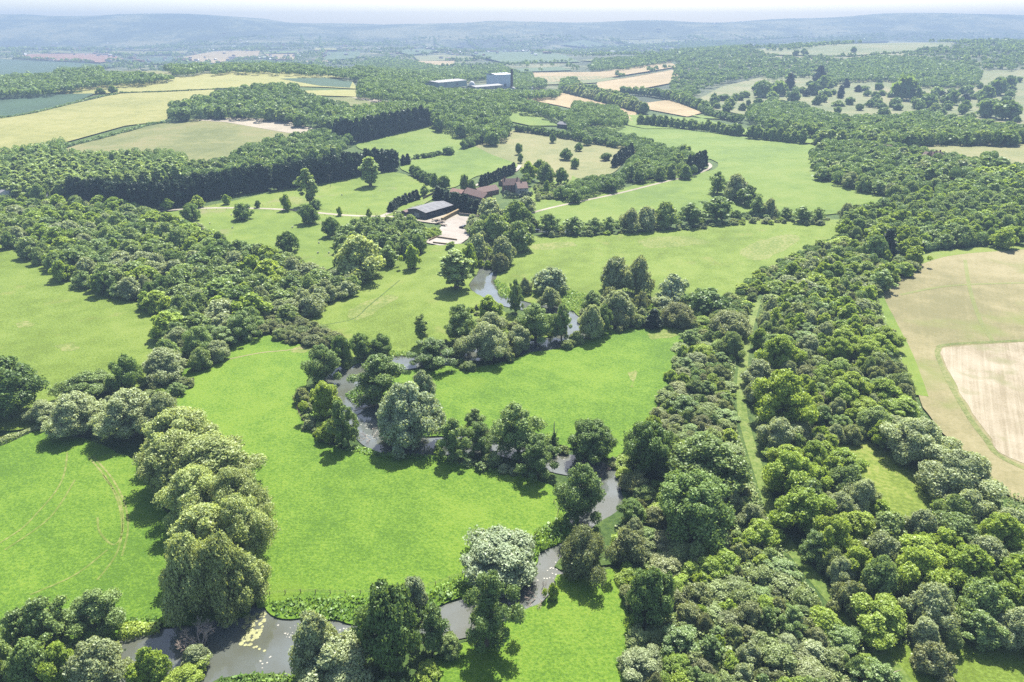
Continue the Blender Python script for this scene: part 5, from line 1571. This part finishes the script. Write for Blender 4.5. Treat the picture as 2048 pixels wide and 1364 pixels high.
def pole(px, py, h, label):
    x, y, z = at(px, py)
    t = empty('power_pole', (x, y, z), .3)
    MB().tube([(0, 0, -1), (0, 0, h)], [.17, .11], 8).build('post', P_['timber'], t)
    MB().box(-1.2, 1.2, -.07, .07, h - .6, h - .42).build('crossarm', P_['timber'], t)
    for q in (-1.05, 0, 1.05):
        MB().tube([(q, 0, h - .42), (q, 0, h - .12)], .06, 6).build('insulator', P_['white'], t)
    tag(t, label, 'power pole')
pole(661, 374, 10, 'wooden power pole in the upper farm pasture right of the tall poplar')
pole(545, 372, 10, 'wooden power pole against the gap in the dark conifer screens')

def fence(pix, step, label, rails=True, h=1.2):
    P = smooth_loop(wpoly(pix), False, 12)
    s = np.concatenate([[0], np.cumsum(np.linalg.norm(np.diff(P, axis=0), axis=1))])
    q = np.linspace(0, s[-1], max(2, int(s[-1] / step)))
    X, Y = np.interp(q, s, P[:, 0]), np.interp(q, s, P[:, 1])
    Z = T(X, Y)
    t = empty('field_fence', (float(X[0]), float(Y[0]), float(Z[0])))
    me = MB().box(-.07, .07, -.07, .07, -.4, h).mesh('post', P_['timber'])
    for x, y, z in zip(X, Y, Z):
        o = link('post', me, t)
        o.location = (x - X[0], y - Y[0], z - Z[0])
    mb = MB()
    for zz in (.45, .8, 1.1):
        mb.tube([(x - X[0], y - Y[0], z - Z[0] + zz * h / 1.2) for x, y, z in zip(X, Y, Z)], .014, 4)
    mb.build('wire', P_['timber'], t)
    tag(t, label, 'fence')
fence([(540, 1190), (600, 1186), (680, 1188), (750, 1186), (850, 1176), (925, 1150)], 3.2, 'post and wire fence along the far river bank of the central meadow')
fence([(1050, 1092), (1090, 1062), (1118, 1035), (1108, 1005)], 3.2, 'post and wire fence behind the reed bed at the meadow corner')
fence([(330, 415), (430, 411), (520, 412), (600, 416), (700, 427), (790, 431)], 6.5, 'long fence on the upper side of the farm track')
fence([(330, 424), (430, 420), (520, 421), (600, 426), (700, 436), (800, 440)], 6.5, 'long fence on the lower side of the farm track')
fence([(586, 797), (600, 832), (626, 866), (660, 892)], 3.2, 'short fence round the marshy river loop')

# hedges: leafy walls, each one a thing
def hedge(pix, hw, h, mat, size, label, dens=1.0):
    P = smooth_loop(wpoly(pix), False, 14)
    s = np.concatenate([[0], np.cumsum(np.linalg.norm(np.diff(P, axis=0), axis=1))])
    n = int(s[-1] * (2 * hw + 2 * h) * 2.2 / size ** 2 * dens)
    q = RNG.uniform(0, s[-1], n)
    X, Y = np.interp(q, s, P[:, 0]), np.interp(q, s, P[:, 1])
    tx = np.interp(np.minimum(q + 1, s[-1]), s, P[:, 0]) - np.interp(np.maximum(q - 1, 0), s, P[:, 0])
    ty = np.interp(np.minimum(q + 1, s[-1]), s, P[:, 1]) - np.interp(np.maximum(q - 1, 0), s, P[:, 1])
    tl = np.maximum(np.hypot(tx, ty), 1e-6)
    nx, ny = -ty / tl, tx / tl
    a = RNG.uniform(0, math.pi, n)
    var = 1 + .22 * np.sin(q / 3.1 + 1) + .16 * np.sin(q / 1.3) + .12 * np.sin(q / 7.7 + 2)
    u = np.cos(a) * hw * var
    v = np.sin(a) ** .6 * h * var * (.82 + .18 * RNG.random(n))
    x0, y0 = P[0]
    z0 = float(T(x0, y0))
    Pn = np.stack([X + nx * u - x0, Y + ny * u - y0, T(X, Y) + v - z0 - .1], 1)
    Nn = np.stack([nx * np.cos(a), ny * np.cos(a), np.sin(a) + .2], 1) + RNG.normal(0, .45, (n, 3))
    Nn /= np.linalg.norm(Nn, axis=1)[:, None]
    tone = np.clip(.5 + .22 * np.sin(q / 2.3) * np.sin(q / 5.1) + RNG.normal(0, .15, n), 0, 1)
    V = cards(Pn, Nn, size)
    o = link('hedge', mesh_np('hedge', V, np.arange(len(V)), 4, [L[mat]], tone))
    o.location = (x0, y0, z0)
    tag(o, label, 'hedge')
hedge([(1008, 392), (1030, 394), (1064, 391)], 2.6, 3.2, 'conifer', .8, 'dark clipped hedge in front of the farm house')
hedge([(790, 432), (812, 426), (842, 413)], 1.6, 2.6, 'willow', .8, 'pale hedge between dark conifers and barn')
hedge([(130, 294), (180, 283), (260, 262), (300, 250), (330, 246)], 2.4, 3.0, 'oak', 1.2, 'dark hedge curving between barley field and rough hill field')
hedge([(0, 237), (60, 228), (120, 214), (190, 196), (235, 189)], 1.6, 2.2, 'oak', 1.2, 'dark hedge on the lower edge of the dark crop field')
hedge([(60, 190), (110, 187), (165, 185)], 1.6, 2.2, 'oak', 1.3, 'short dark hedge on the upper edge of the dark crop field')
hedge([(240, 186), (330, 184), (430, 179), (540, 174)], 1.2, 1.6, 'oak', 1.3, 'thin hedge line between the two big barley fields')
hedge([(1625, 335), (1680, 352), (1740, 368), (1810, 386)], 1.6, 1.8, 'broad', .9, 'low hedge along the right edge of the large field')
hedge([(1840, 500), (1900, 492), (1980, 484), (2060, 478), (2180, 470)], 2.2, 4.0, 'alder', .8, 'dark straight wood edge hedge above the stubble field')
hedge([(0, 888), (40, 872), (75, 858), (110, 856)], 1.0, 1.5, 'scrub', .45, 'low broken hedge between the two west meadows')
hedge([(240, 1268), (280, 1262), (322, 1256)], 1.4, 1.5, 'brightbush' if 'brightbush' in L else 'bright', .4, 'low bramble hedge on the pond bank of the west meadow')
hedge([(1000, 868), (955, 868), (1095, 890)][0:2], 1.2, 1.2, 'scrub', .4, 'short bramble strip behind the small dark tree on the bend meadow')
hedge([(1390, 432), (1440, 432), (1500, 430), (1560, 434)], 1.6, 2.0, 'alder', .7, 'low dark hedge under the stream row bridge')

# sheep on the farm pasture
def sheep_mesh():
    me = bpy.data.meshes.new('sheep')
    P = [(-.45, 0, .62), (0, 0, .66), (.4, 0, .66), (.62, 0, .86), (.84, 0, .82), (-.40, .14, .3), (-.40, .14, 0), (-.40, -.14, .3), (-.40, -.14, 0), (.35, .14, .3), (.35, .14, 0), (.35, -.14, .3), (.35, -.14, 0), (-.62, 0, .5)]
    E = [(0, 1), (1, 2), (2, 3), (3, 4), (0, 5), (5, 6), (0, 7), (7, 8), (2, 9), (9, 10), (2, 11), (11, 12), (0, 13)]
    me.from_pydata(P, E, [])
    o = link('sheep_source', me)
    m = o.modifiers.new('skin', 'SKIN')
    rad = [.27, .31, .27, .14, .09, .08, .045, .08, .045, .08, .045, .08, .045, .05]
    for i, v in enumerate(me.skin_vertices[0].data):
        v.radius = (rad[i], rad[i])
        v.use_root = (i == 1)
    o.modifiers.new('sub', 'SUBSURF').levels = 1
    dg = bpy.context.evaluated_depsgraph_get()
    res = bpy.data.meshes.new_from_object(o.evaluated_get(dg))
    res.materials.clear()
    res.materials.append(plain_mat('wool', C(.55, .52, .45), .95, 0, .1, 3))
    bpy.data.objects.remove(o)
    return res
SHEEP = sheep_mesh()
for i, (px, py, lab) in enumerate([(636, 507, 'left one of two sheep at the lower end of the farm pasture'), (658, 507, 'right one of two sheep at the lower end of the farm pasture'), (638, 487, 'sheep above the pair at the lower end of the farm pasture'), (585, 456, 'sheep below the track between dark oaks'),
                                  (420, 448, 'sheep nearest the left wood on the farm pasture'), (465, 457, 'sheep below the second dark oak of the farm pasture'), (463, 431, 'sheep beside the second dark oak of the farm pasture'), (684, 391, 'sheep on the upper farm pasture right of the tall poplar')]):
    o = link('sheep', SHEEP)
    x, y, z = at(px, py)
    o.location = (x, y, z + .06)
    o.rotation_euler = (0, 0, i * 1.3)
    tag(o, lab, 'sheep', 'sheep grazing the farm pasture')

# ------------------------------------------------------------------ river side: reeds, lily pads, dead wood
def poly_points(pix, per_m2, zoff=0.0):
    P = wpoly(pix)
    lo, hi = P.min(0), P.max(0)
    n = int((hi - lo).prod() * per_m2)
    X, Y = RNG.uniform(lo[0], hi[0], n), RNG.uniform(lo[1], hi[1], n)
    k = inside_np(X, Y, [tuple(p) for p in P])
    return X[k], Y[k]

def blades(X, Y, hmin, hmax, wid, zoff=0.0):
    n = len(X)
    H = RNG.uniform(hmin, hmax, n)
    a = RNG.uniform(0, 6.28, n)
    Z = T(X, Y) + zoff
    dx, dy = np.cos(a) * wid / 2, np.sin(a) * wid / 2
    lx, ly = RNG.normal(0, .3, n), RNG.normal(0, .3, n)
    V = np.stack([np.stack([X - dx, Y - dy, Z - .4], 1), np.stack([X + dx, Y + dy, Z - .4], 1), np.stack([X + dx * .8 + lx, Y + dy * .8 + ly, Z + H], 1), np.stack([X - dx * .8 + lx, Y - dy * .8 + ly, Z + H], 1)], 1)
    return V.reshape(-1, 3)

def reeds():
    vs, tn = [], []
    for pix, d, h0, h1 in [
        ([(536, 1206), (600, 1196), (720, 1194), (765, 1204), (722, 1244), (600, 1231), (552, 1234)], 7, .5, 1.3),
        ([(1035, 1092), (1085, 1056), (1125, 1030), (1147, 1064), (1120, 1085), (1080, 1105), (1062, 1132)], 9, .9, 2.0),
        ([(852, 1190), (930, 1150), (936, 1184), (852, 1220)], 8, .6, 1.5),
        ([(250, 1242), (320, 1234), (322, 1256), (240, 1274)], 7, .5, 1.2),
        ([(1060, 588), (1140, 578), (1205, 600), (1165, 632), (1100, 604)], 3, .5, 1.2),
        ([(1228, 628), (1300, 608), (1335, 620), (1290, 650), (1220, 654)], 4, .6, 1.3),
        ([(986, 560), (1012, 568), (1034, 600), (1000, 594)], 4, .5, 1.2),
        ([(594, 795), (640, 778), (655, 860), (628, 862)], 5, .4, 1.0),
        ([(690, 790), (725, 770), (740, 800), (715, 815)], 6, .5, 1.3),
        ([(440, 1356), (520, 1346), (592, 1346), (600, 1375), (430, 1385)], 6, .4, 1.1),
        ([(760, 700), (820, 704), (822, 712), (752, 716)], 4, .5, 1.1),
        ([(700, 888), (760, 905), (870, 912), (945, 934), (1010, 942), (1000, 950), (860, 922), (740, 912), (690, 900)], 5, .3, .9),
        ([(930, 868), (1000, 864), (1060, 876), (1000, 884), (935, 880)], 5, .4, 1.0)]:
        X, Y = poly_points(pix, d)
        lush = .55 + .45 * np.sin(X / 2.9 + 1) * np.sin(Y / 2.1)
        k = RNG.random(len(X)) < .45
        vs.append(blades(X[k], Y[k], h0 * .7, h1 * .8, .3))
        j = ~k
        Pn = np.stack([X[j], Y[j], T(X[j], Y[j]) + RNG.uniform(0, 1, j.sum()) * h1 * (.3 + .7 * lush[j])], 1)
        Nn = RNG.normal(0, .6, (len(Pn), 3)) + np.array([0, 0, .8])
        Nn /= np.linalg.norm(Nn, axis=1)[:, None]
        vs.append(cards(Pn, Nn, .55))
        tone = np.clip(.45 + .3 * np.sin(X / 3.3) * np.sin(Y / 2.7) + RNG.normal(0, .2, len(X)), 0, 1)
        tn.append(np.concatenate([tone[k], tone[j]]))
    V, t = np.concatenate(vs), np.concatenate(tn)
    tag(link('reeds', mesh_np('reeds', V, np.arange(len(V)), 4, [L['reed']], t)), kind='stuff')
reeds()

def lily_pads():
    m = plain_mat('lily pads', C(.30, .30, .12), .5, 0, .35, .8)
    m2 = plain_mat('floating leaves', C(.34, .33, .27), .6, 0, .3, .8)
    vs, fs, mi = [], [], []
    for pix, d, r0, r1, k in [
        ([(490, 1228), (530, 1222), (532, 1240), (518, 1270), (506, 1290), (482, 1288), (484, 1262)], 2.6, .25, .6, 0),
        ([(500, 1290), (525, 1285), (530, 1300), (505, 1310)], .7, .2, .4, 0),
        ([(545, 1240), (640, 1244), (620, 1270), (560, 1278)], .4, .12, .28, 1),
        ([(650, 1256), (730, 1250), (720, 1275), (660, 1278)], .8, .12, .28, 1),
        ([(515, 1315), (545, 1310), (548, 1335), (520, 1340)], .7, .15, .32, 1),
        ([(1062, 1160), (1112, 1120), (1118, 1150), (1080, 1170)], .8, .15, .35, 1),
        ([(1005, 1180), (1040, 1175), (1035, 1205), (1010, 1210)], .6, .15, .35, 1),
        ([(720, 845), (760, 840), (765, 875), (735, 880)], .6, .12, .3, 1),
        ([(1110, 905), (1140, 905), (1130, 930), (1100, 935)], .5, .15, .3, 1)]:
        X, Y = poly_points(pix, d)
        dist = np.sqrt(((X[:, None] - RIVER_P[None, :, 0]) ** 2 + (Y[:, None] - RIVER_P[None, :, 1]) ** 2))
        j = dist.argmin(1)
        ok = dist.min(1) < RIVER_HW[j] * .96
        for x, y, z in zip(X[ok], Y[ok], T(X[ok], Y[ok])):
            b = len(vs)
            r = random.uniform(r0, r1)
            n = 7
            for i in range(n): vs.append((x + r * random.uniform(.7, 1.1) * math.cos(6.283 * i / n), y + r * random.uniform(.7, 1.1) * math.sin(6.283 * i / n), z - .24 + random.uniform(0, .03)))
            fs.append(tuple(range(b, b + n)))
            mi.append(k)
    me = bpy.data.meshes.new('lily_pads')
    me.from_pydata(vs, [], fs)
    me.materials.append(m); me.materials.append(m2)
    me.polygons.foreach_set('material_index', np.array(mi, np.int32))
    tag(link('lily_pads', me), kind='stuff')
lily_pads()

def branchy(mb, p, d, L_, r, depth, rnd, spread=.75):
    q = p + d * L_
    mid = p + d * L_ * .5 + Vector((rnd.uniform(-1, 1), rnd.uniform(-1, 1), rnd.uniform(-.5, .5))) * L_ * .08
    mb.tube([p, mid, q], [r, r * .8, r * .55], 5 if depth > 1 else 4)
    if depth == 0: return
    for _ in range(3 if depth > 1 else 4):
        v = d + Vector((rnd.uniform(-1, 1), rnd.uniform(-1, 1), rnd.uniform(-.5, .7))) * spread
        branchy(mb, p.lerp(q, rnd.uniform(.55, 1)), v.normalized(), L_ * rnd.uniform(.55, .75), r * .55, depth - 1, rnd, spread)

def dead_tree(name, box, label, cat, lean=(0, 0, 1), mat=None, h=None, n=5, r=.16, dep=3):
    X, Y, w, hh = solve_box(*box)
    rnd = random.Random(n * 7)
    mb = MB()
    for i in range(n):
        a = 6.283 * i / n
        d = Vector((math.cos(a) * .7 + lean[0], math.sin(a) * .7 + lean[1], lean[2])).normalized()
        branchy(mb, Vector((0, 0, -.5)), d, w * .28, r, dep, rnd, .95 if dep > 3 else .75)
    o = mb.build(name, mat or DEADWOOD)
    o.location = (X, Y, float(T(X, Y)) - .2)
    tag(o, label, cat)
dead_tree('dead_tree', (350, 1232, 450, 1318), 'bare brown dead tree leaning over the pond beside the pale willow row', 'dead tree', n=6, r=.2, dep=4)
dead_tree('fallen_branches', (1045, 1175, 1112, 1210), 'pinkish dead branches lying at the edge of the south meadow', 'dead branches', (0, 0, .35), n=5, r=.09)
dead_tree('fallen_branches', (715, 842, 762, 882), 'grey drift branches in the river loop below the fallen trunk', 'dead branches', (0, 0, .25), n=5, r=.08)
dead_tree('fallen_branches', (1180, 920, 1222, 950), 'grey fallen branches at the top of the wide pool', 'dead branches', (0, 0, .3), n=5, r=.08)

def fallen_trunk(pa, pb, r, label):
    a, b = at(*pa), at(*pb)
    L_ = math.hypot(b[0] - a[0], b[1] - a[1])
    mb = MB()
    pts = [(0, 0, .1), (L_ * .35, .25, .35), (L_ * .7, -.1, .5), (L_, .1, .9)]
    mb.tube(pts, [r, r * .85, r * .65, r * .35], 8)
    mb.tube([pts[1], (L_ * .5, 1.4, 1.1)], [r * .4, r * .12], 5)
    mb.tube([pts[2], (L_ * .85, -1.2, 1.3)], [r * .35, r * .1], 5)
    o = mb.build('fallen_log', DEADWOOD)
    o.location = (a[0], a[1], a[2] - .1)
    o.rotation_euler = (0, 0, math.atan2(b[1] - a[1], b[0] - a[0]))
    tag(o, label, 'log')
fallen_trunk((772, 802), (708, 826), .4, 'pale fallen trunk across the river under the large alder')
fallen_trunk((628, 838), (672, 828), .3, 'grey fallen trunk at the foot of the yellowish alder')
fallen_trunk((1778, 1338), (1800, 1362), .25, 'grey log on the grass beside the pale brownish bush')

def snag():
    X, Y, w, h = solve_box(1094, 843, 1122, 902)
    t = empty('ivy_snag', (X, Y, float(T(X, Y)) - .1))
    MB().tube([(0, 0, -1), (.1, 0, h * .4), (-.2, .1, h * .75), (-.1, 0, h)], [.3, .24, .17, .06], 7).tube([(.1, 0, h * .45), (1.0, .2, h * .7)], [.15, .04], 5).build('trunk', DEADWOOD, t)
    V, tone = crown_arrays(w=w * .75, h=h * .62, base=.0, prof='egg', nl=16, lr=.4, nleaf=1500, size=.3, seed=5, rough=.7, irr=.3)
    link('ivy', mesh_np('ivy', V, np.arange(len(V)), 4, [L['oak']], tone), t)
    tag(t, 'broken ivy covered trunk on the bank between two dark alders', 'dead tree')
snag()

def undergrowth():
    """brambles, nettles and young growth between the bushes of the belt and along wood edges"""
    vs, tn = [], []
    for poly, d, h in [([(1300, 870), (1262, 900), (1250, 960), (1262, 1010), (1230, 1060), (1262, 1132), (1285, 1200), (1300, 1320), (1315, 1480), (1830, 1480), (1740, 1320), (1640, 1200), (1560, 1090), (1520, 1000), (1480, 880), (1462, 800), (1480, 660), (1400, 660), (1360, 740)], 5.0, 1.6),
                       ([(1520, 600), (1560, 560), (1700, 470), (1830, 520), (1750, 575), (1770, 640), (1810, 740), (1830, 800), (1880, 880), (1960, 950), (2200, 1080), (2200, 1250), (1900, 1270), (1790, 1300), (1700, 1180), (1600, 1050), (1545, 940), (1510, 850), (1515, 680)], 3.2, 1.6)]:
        X, Y = poly_points(poly, d)
        px, py = proj(X, Y, T(X, Y))
        ok = (px > -60) & (px < 2110) & (py < 1430)
        for hp in (RIDE, GL): ok &= ~inside_np(px, py, hp)
        X, Y = X[ok], Y[ok]
        m = np.clip(.5 + .5 * np.sin(X / 4.3 + 1) * np.sin(Y / 3.7) + .3 * np.sin(X / 1.7 + Y / 2.3), 0, 1.3)
        P = np.stack([X, Y, T(X, Y) + .1 + RNG.random(len(X)) * h * (.25 + .75 * m)], 1)
        Nn = RNG.normal(0, .55, (len(P), 3)) + np.array([0, 0, .9])
        Nn /= np.linalg.norm(Nn, axis=1)[:, None]
        vs.append(cards(P, Nn, .46))
        tn.append(np.clip(.25 + .4 * m + RNG.normal(0, .18, len(X)), 0, 1))
    V, t = np.concatenate(vs), np.concatenate(tn)
    tag(link('undergrowth', mesh_np('undergrowth', V, np.arange(len(V)), 4, [L['scrub']], t)), kind='stuff')
undergrowth()

# ------------------------------------------------------------------ all trees of their own, then the far masses
plant_all()

def blob_cards(X, Y, Wd, Hh, nper, seed, shift=None):
    """far trees: a few leafy faces each, on the upper part of an egg"""
    r = np.random.default_rng(seed)
    n = len(X)
    d = r.normal(size=(n, nper, 3))
    d[..., 2] = np.abs(d[..., 2]) * 1.0 - .25
    d /= np.linalg.norm(d, axis=2)[..., None]
    Z = T(X, Y)
    P = np.stack([X[:, None] + d[..., 0] * Wd[:, None] * .40, Y[:, None] + d[..., 1] * Wd[:, None] * .40, Z[:, None] + Hh[:, None] * (.5 + .44 * d[..., 2])], -1).reshape(-1, 3)
    Nn = (d * .8 + r.normal(size=d.shape) * .45).reshape(-1, 3)
    Nn /= np.linalg.norm(Nn, axis=1)[:, None]
    a = np.cross(Nn, r.normal(size=Nn.shape))
    a /= np.maximum(np.linalg.norm(a, axis=1), 1e-6)[:, None]
    b = np.cross(Nn, a)
    s = (np.repeat(Wd, nper) * 1.5 / math.sqrt(nper) * r.uniform(.7, 1.2, n * nper))[:, None]
    a, b = a * s * .5, b * s * .5
    V = np.stack([P - a - b, P + a - b * .8, P + a * .8 + b, P - a * .9 + b], 1).reshape(-1, 3)
    base = np.repeat(r.normal(0, .24, n) + (0 if shift is None else shift), nper)
    tone = np.clip(.5 + base + r.normal(0, .14, n * nper), 0, 1)
    return V, tone

def patchwork():
    """more fields on the far plain, along the lines of its hedges"""
    r = np.random.default_rng(33)
    mats = ['tan', 'farcrop', 'parkland', 'wheat', 'farcrop', 'greenfield', 'palestrip', 'oldpasture', 'farcrop']
    n = 0
    c, s_ = math.cos(.25), math.sin(.25)
    for _ in range(900):
        u, v = r.uniform(-4500, 4500), r.uniform(-1800, 2600)
        a, b = r.uniform(120, 260), r.uniform(90, 200)
        Q = np.array([(u, v), (u + a, v + r.uniform(-20, 20)), (u + a + r.uniform(-20, 20), v + b), (u + r.uniform(-20, 20), v + b)])
        X, Y = Q[:, 0] * c - Q[:, 1] * s_, 3500 + Q[:, 0] * s_ + Q[:, 1] * c
        d = np.hypot(X, Y)
        if d.min() < 2000 or Y.max() > 4700: continue
        px, py = proj(X, Y, T(X, Y))
        if px.min() > 2100 or px.max() < -60: continue
        if px.mean() > 1380 and py.mean() > 78: continue
        if not TAKEN_F.free(X.mean(), Y.mean(), (a + b) * .28, .9): continue
        if any(inside_np(px, py, p).any() or inside_np(np.array([q[0] for q in p], float), np.array([q[1] for q in p], float), list(zip(px, py))).any() for p in FAR_POLYS): continue
        TAKEN_F.add(X.mean(), Y.mean(), (a + b) * .28)
        sheet('far_field', np.stack([X, Y], 1), M[mats[int(r.integers(len(mats)))]], .8)
        FAR_POLYS.append(list(zip(px, py)))
        n += 1
        if n >= 90: break
    print('patchwork', n)
TAKEN_F = Taken(150)
patchwork()

def woodland_mass():
    vs, tn = [], []
    # trees past the count
    if MASS:
        A = np.array([m[1:] for m in MASS])
        SH = np.array([{'poplar': .3, 'willow': .2, 'bright': .2, 'oak': -.15, 'conifer': -.4, 'screen': -.5}.get(m[0], 0) for m in MASS])
        d = np.hypot(A[:, 0], A[:, 1])
        for lo, hi, n in ((0, 750, 420), (750, 1200, 190), (1200, 9e9, 90)):
            k = (d >= lo) & (d < hi)
            if k.any():
                V, t = blob_cards(A[k, 0], A[k, 1], A[k, 2], A[k, 3], n, 3, SH[k])
                vs.append(V); tn.append(t)
    print('mass trees', len(MASS))
    # far woods by their outlines
    FARW = [
        [(-100, 160), (60, 152), (130, 148), (170, 146), (300, 149), (345, 156), (300, 162), (190, 170), (140, 178), (60, 186), (-100, 196)],
        [(112, 146), (118, 136), (200, 138), (205, 148), (150, 150)], [(160, 146), (168, 130), (205, 134), (205, 148)],
        [(415, 148), (430, 132), (470, 122), (540, 123), (600, 132), (700, 142), (712, 154), (640, 150), (540, 143), (460, 143)],
        [(330, 134), (372, 124), (420, 128), (416, 142), (345, 150)],
        [(700, 160), (715, 128), (760, 115), (830, 125), (900, 136), (1000, 130), (1040, 146), (1020, 160), (985, 158), (900, 160), (880, 165), (800, 168), (760, 160)],
        [(1028, 175), (1032, 150), (1062, 146), (1070, 172), (1050, 180)], [(1060, 172), (1070, 158), (1088, 160), (1090, 174)],
        [(880, 180), (950, 184), (1060, 184), (1120, 184), (1110, 192), (1000, 196), (900, 190)], [(1120, 178), (1125, 160), (1150, 156), (1160, 176)],
        [(1340, 195), (1345, 160), (1355, 120), (1360, 100), (1400, 92), (1500, 98), (1560, 112), (1640, 118), (1700, 122), (1660, 140), (1660, 152), (1630, 150), (1560, 158), (1500, 152), (1440, 165), (1400, 180), (1380, 200)],
        [(1655, 165), (1662, 130), (1700, 118), (1760, 112), (1850, 116), (1920, 128), (1960, 140), (1955, 166), (1900, 172), (1850, 172), (1770, 158), (1700, 160)],
        [(1700, 118), (1780, 112), (1850, 96), (1960, 88), (2048, 80), (2200, 76), (2200, 140), (2048, 138), (1960, 136), (1900, 120)],
        [(1530, 98), (1600, 86), (1680, 72), (1760, 66), (1850, 64), (2048, 66), (2200, 66), (2200, 84), (2048, 86), (1950, 84), (1780, 80), (1640, 90), (1560, 100)],
        [(1180, 140), (1190, 118), (1300, 112), (1350, 100), (1350, 120), (1240, 138)],
        [(1350, 96), (1380, 84), (1460, 84), (1500, 92), (1440, 98)],
    ]
    X, Y, W, H = [], [], [], []
    for poly in FARW:
        for x, y, w, h in scatter(poly, (9, 18), (8, 15), .58, 14000):
            X.append(x); Y.append(y); W.append(w); H.append(h)
    print('far woods', len(X))
    X, Y, W, H = map(np.array, (X, Y, W, H))
    d = np.hypot(X, Y)
    for lo, hi, n in ((0, 1700, 90), (1700, 2600, 46), (2600, 9e9, 20)):
        k = (d >= lo) & (d < hi)
        if k.any():
            V, t = blob_cards(X[k], Y[k], W[k], H[k], n, 4)
            vs.append(V); tn.append(t)
    # hedgerows and scattered trees of the plain
    r = np.random.default_rng(21)
    hx, hy = [], []
    for ang, cell in ((.25, 210), (.25 + 1.5, 260)):
        for k in range(-60, 90):
            off = k * cell + r.uniform(-60, 60)
            L0 = -7500
            while L0 < 7500:
                L1 = L0 + r.uniform(150, 700)
                if r.random() < .62:
                    q = np.arange(L0, L1, r.uniform(7, 14))
                    bend = r.uniform(-1, 1) * 30
                    u = off + bend * np.sin((q - L0) / (L1 - L0) * 3.14)
                    hx.append(u * math.cos(ang) - q * math.sin(ang)); hy.append(3500 + u * math.sin(ang) + q * math.cos(ang))
                L0 = L1
    hx, hy = np.concatenate(hx), np.concatenate(hy)
    n = 60000
    sx, sy = r.uniform(-5500, 5500, n), r.uniform(1500, 5800, n)
    clump = np.sin(sx / 190 + 1) * np.sin(sy / 260 + .5) + .8 * np.sin(sx / 83 - sy / 140) + .6 * np.sin(sx / 47 + sy / 61)
    hill = (sy > 7200)
    k = clump + r.normal(0, .5, n) > np.where(hill, .1, .7)
    hx, hy = np.concatenate([hx, sx[k]]), np.concatenate([hy, sy[k]])
    hx = hx + r.normal(0, 2.5, len(hx)); hy = hy + r.normal(0, 2.5, len(hy))
    d = np.hypot(hx, hy)
    px, py = proj(hx, hy, T(hx, hy))
    ok = (d > 1650) & (d < 5900) & (hy < 5700) & (hy > 800) & (px > -150) & (px < 2200)
    for poly in FAR_POLYS: ok &= ~inside_np(px, py, poly)
    ok &= ~((px > 860) & (px < 1075) & (py > 150) & (py < 186))
    hx, hy, d = hx[ok], hy[ok], d[ok]
    W = r.uniform(7, 15, len(hx)); H = W * r.uniform(.7, 1.15, len(hx))
    print('plain trees', len(hx))
    for lo, hi, n in ((0, 2400, 26), (2400, 4200, 12), (4200, 9e9, 7)):
        k = (d >= lo) & (d < hi)
        if k.any():
            V, t = blob_cards(hx[k], hy[k], W[k] * (1.15 if lo > 4000 else 1), H[k], n, 5)
            vs.append(V); tn.append(t)
    V, t = np.concatenate(vs), np.concatenate(tn)
    tag(link('distant_woodland', mesh_np('distant_woodland', V, np.arange(len(V)), 4, [L['far']], t)), kind='stuff')
woodland_mass()

def distant_town():
    r = np.random.default_rng(5)
    cen = [(-1500, 4300, 700, 60), (-2600, 5200, 900, 90), (-600, 5600, 900, 120), (400, 5200, 800, 100), (300, 6400, 1200, 140), (1400, 6300, 900, 70), (-3500, 6300, 1000, 90), (900, 4400, 400, 30), (-1800, 3900, 250, 16), (2300, 6800, 900, 50)]
    vs, fs, mi = [], [], []
    for cx, cy, s, n in cen:
        for _ in range(n):
            x, y = (cx + r.normal(0, s)) * .78, (cy + r.normal(0, s * .55)) * .78
            if math.hypot(x, y) < 2200: continue
            z = float(T(x, y))
            a = r.uniform(0, 3.14)
            L_, D, e, g = r.uniform(9, 18), r.uniform(7, 10), r.uniform(4.5, 6), r.uniform(7.5, 9.5)
            if r.random() < .06: L_, D, e, g = 40, 22, 8, 9.5
            c, sn = math.cos(a), math.sin(a)
            b = len(vs)
            for u, v, w in ((-L_, -D, 0), (L_, -D, 0), (L_, D, 0), (-L_, D, 0), (-L_, -D, e), (L_, -D, e), (L_, D, e), (-L_, D, e), (-L_, 0, g), (L_, 0, g)):
                u, v = u / 2, v / 2
                vs.append((x + u * c - v * sn, y + u * sn + v * c, z + w))
            fs += [(b, b + 1, b + 5, b + 4), (b + 2, b + 3, b + 7, b + 6), (b + 1, b + 2, b + 6, b + 9, b + 5), (b + 3, b, b + 4, b + 8, b + 7), (b + 4, b + 5, b + 9, b + 8), (b + 6, b + 7, b + 8, b + 9)]
            wm = int(r.choice([0, 0, 1])); rm = int(r.choice([1, 2, 2, 3, 0]))
            mi += [wm] * 4 + [rm] * 2
    me = bpy.data.meshes.new('distant_town')
    me.from_pydata(vs, [], fs)
    for m in ('white', 'brick', 'browntile', 'sheet'): me.materials.append(P_[m])
    me.polygons.foreach_set('material_index', np.array(mi, np.int32))
    tag(link('distant_town', me), kind='stuff')
distant_town()
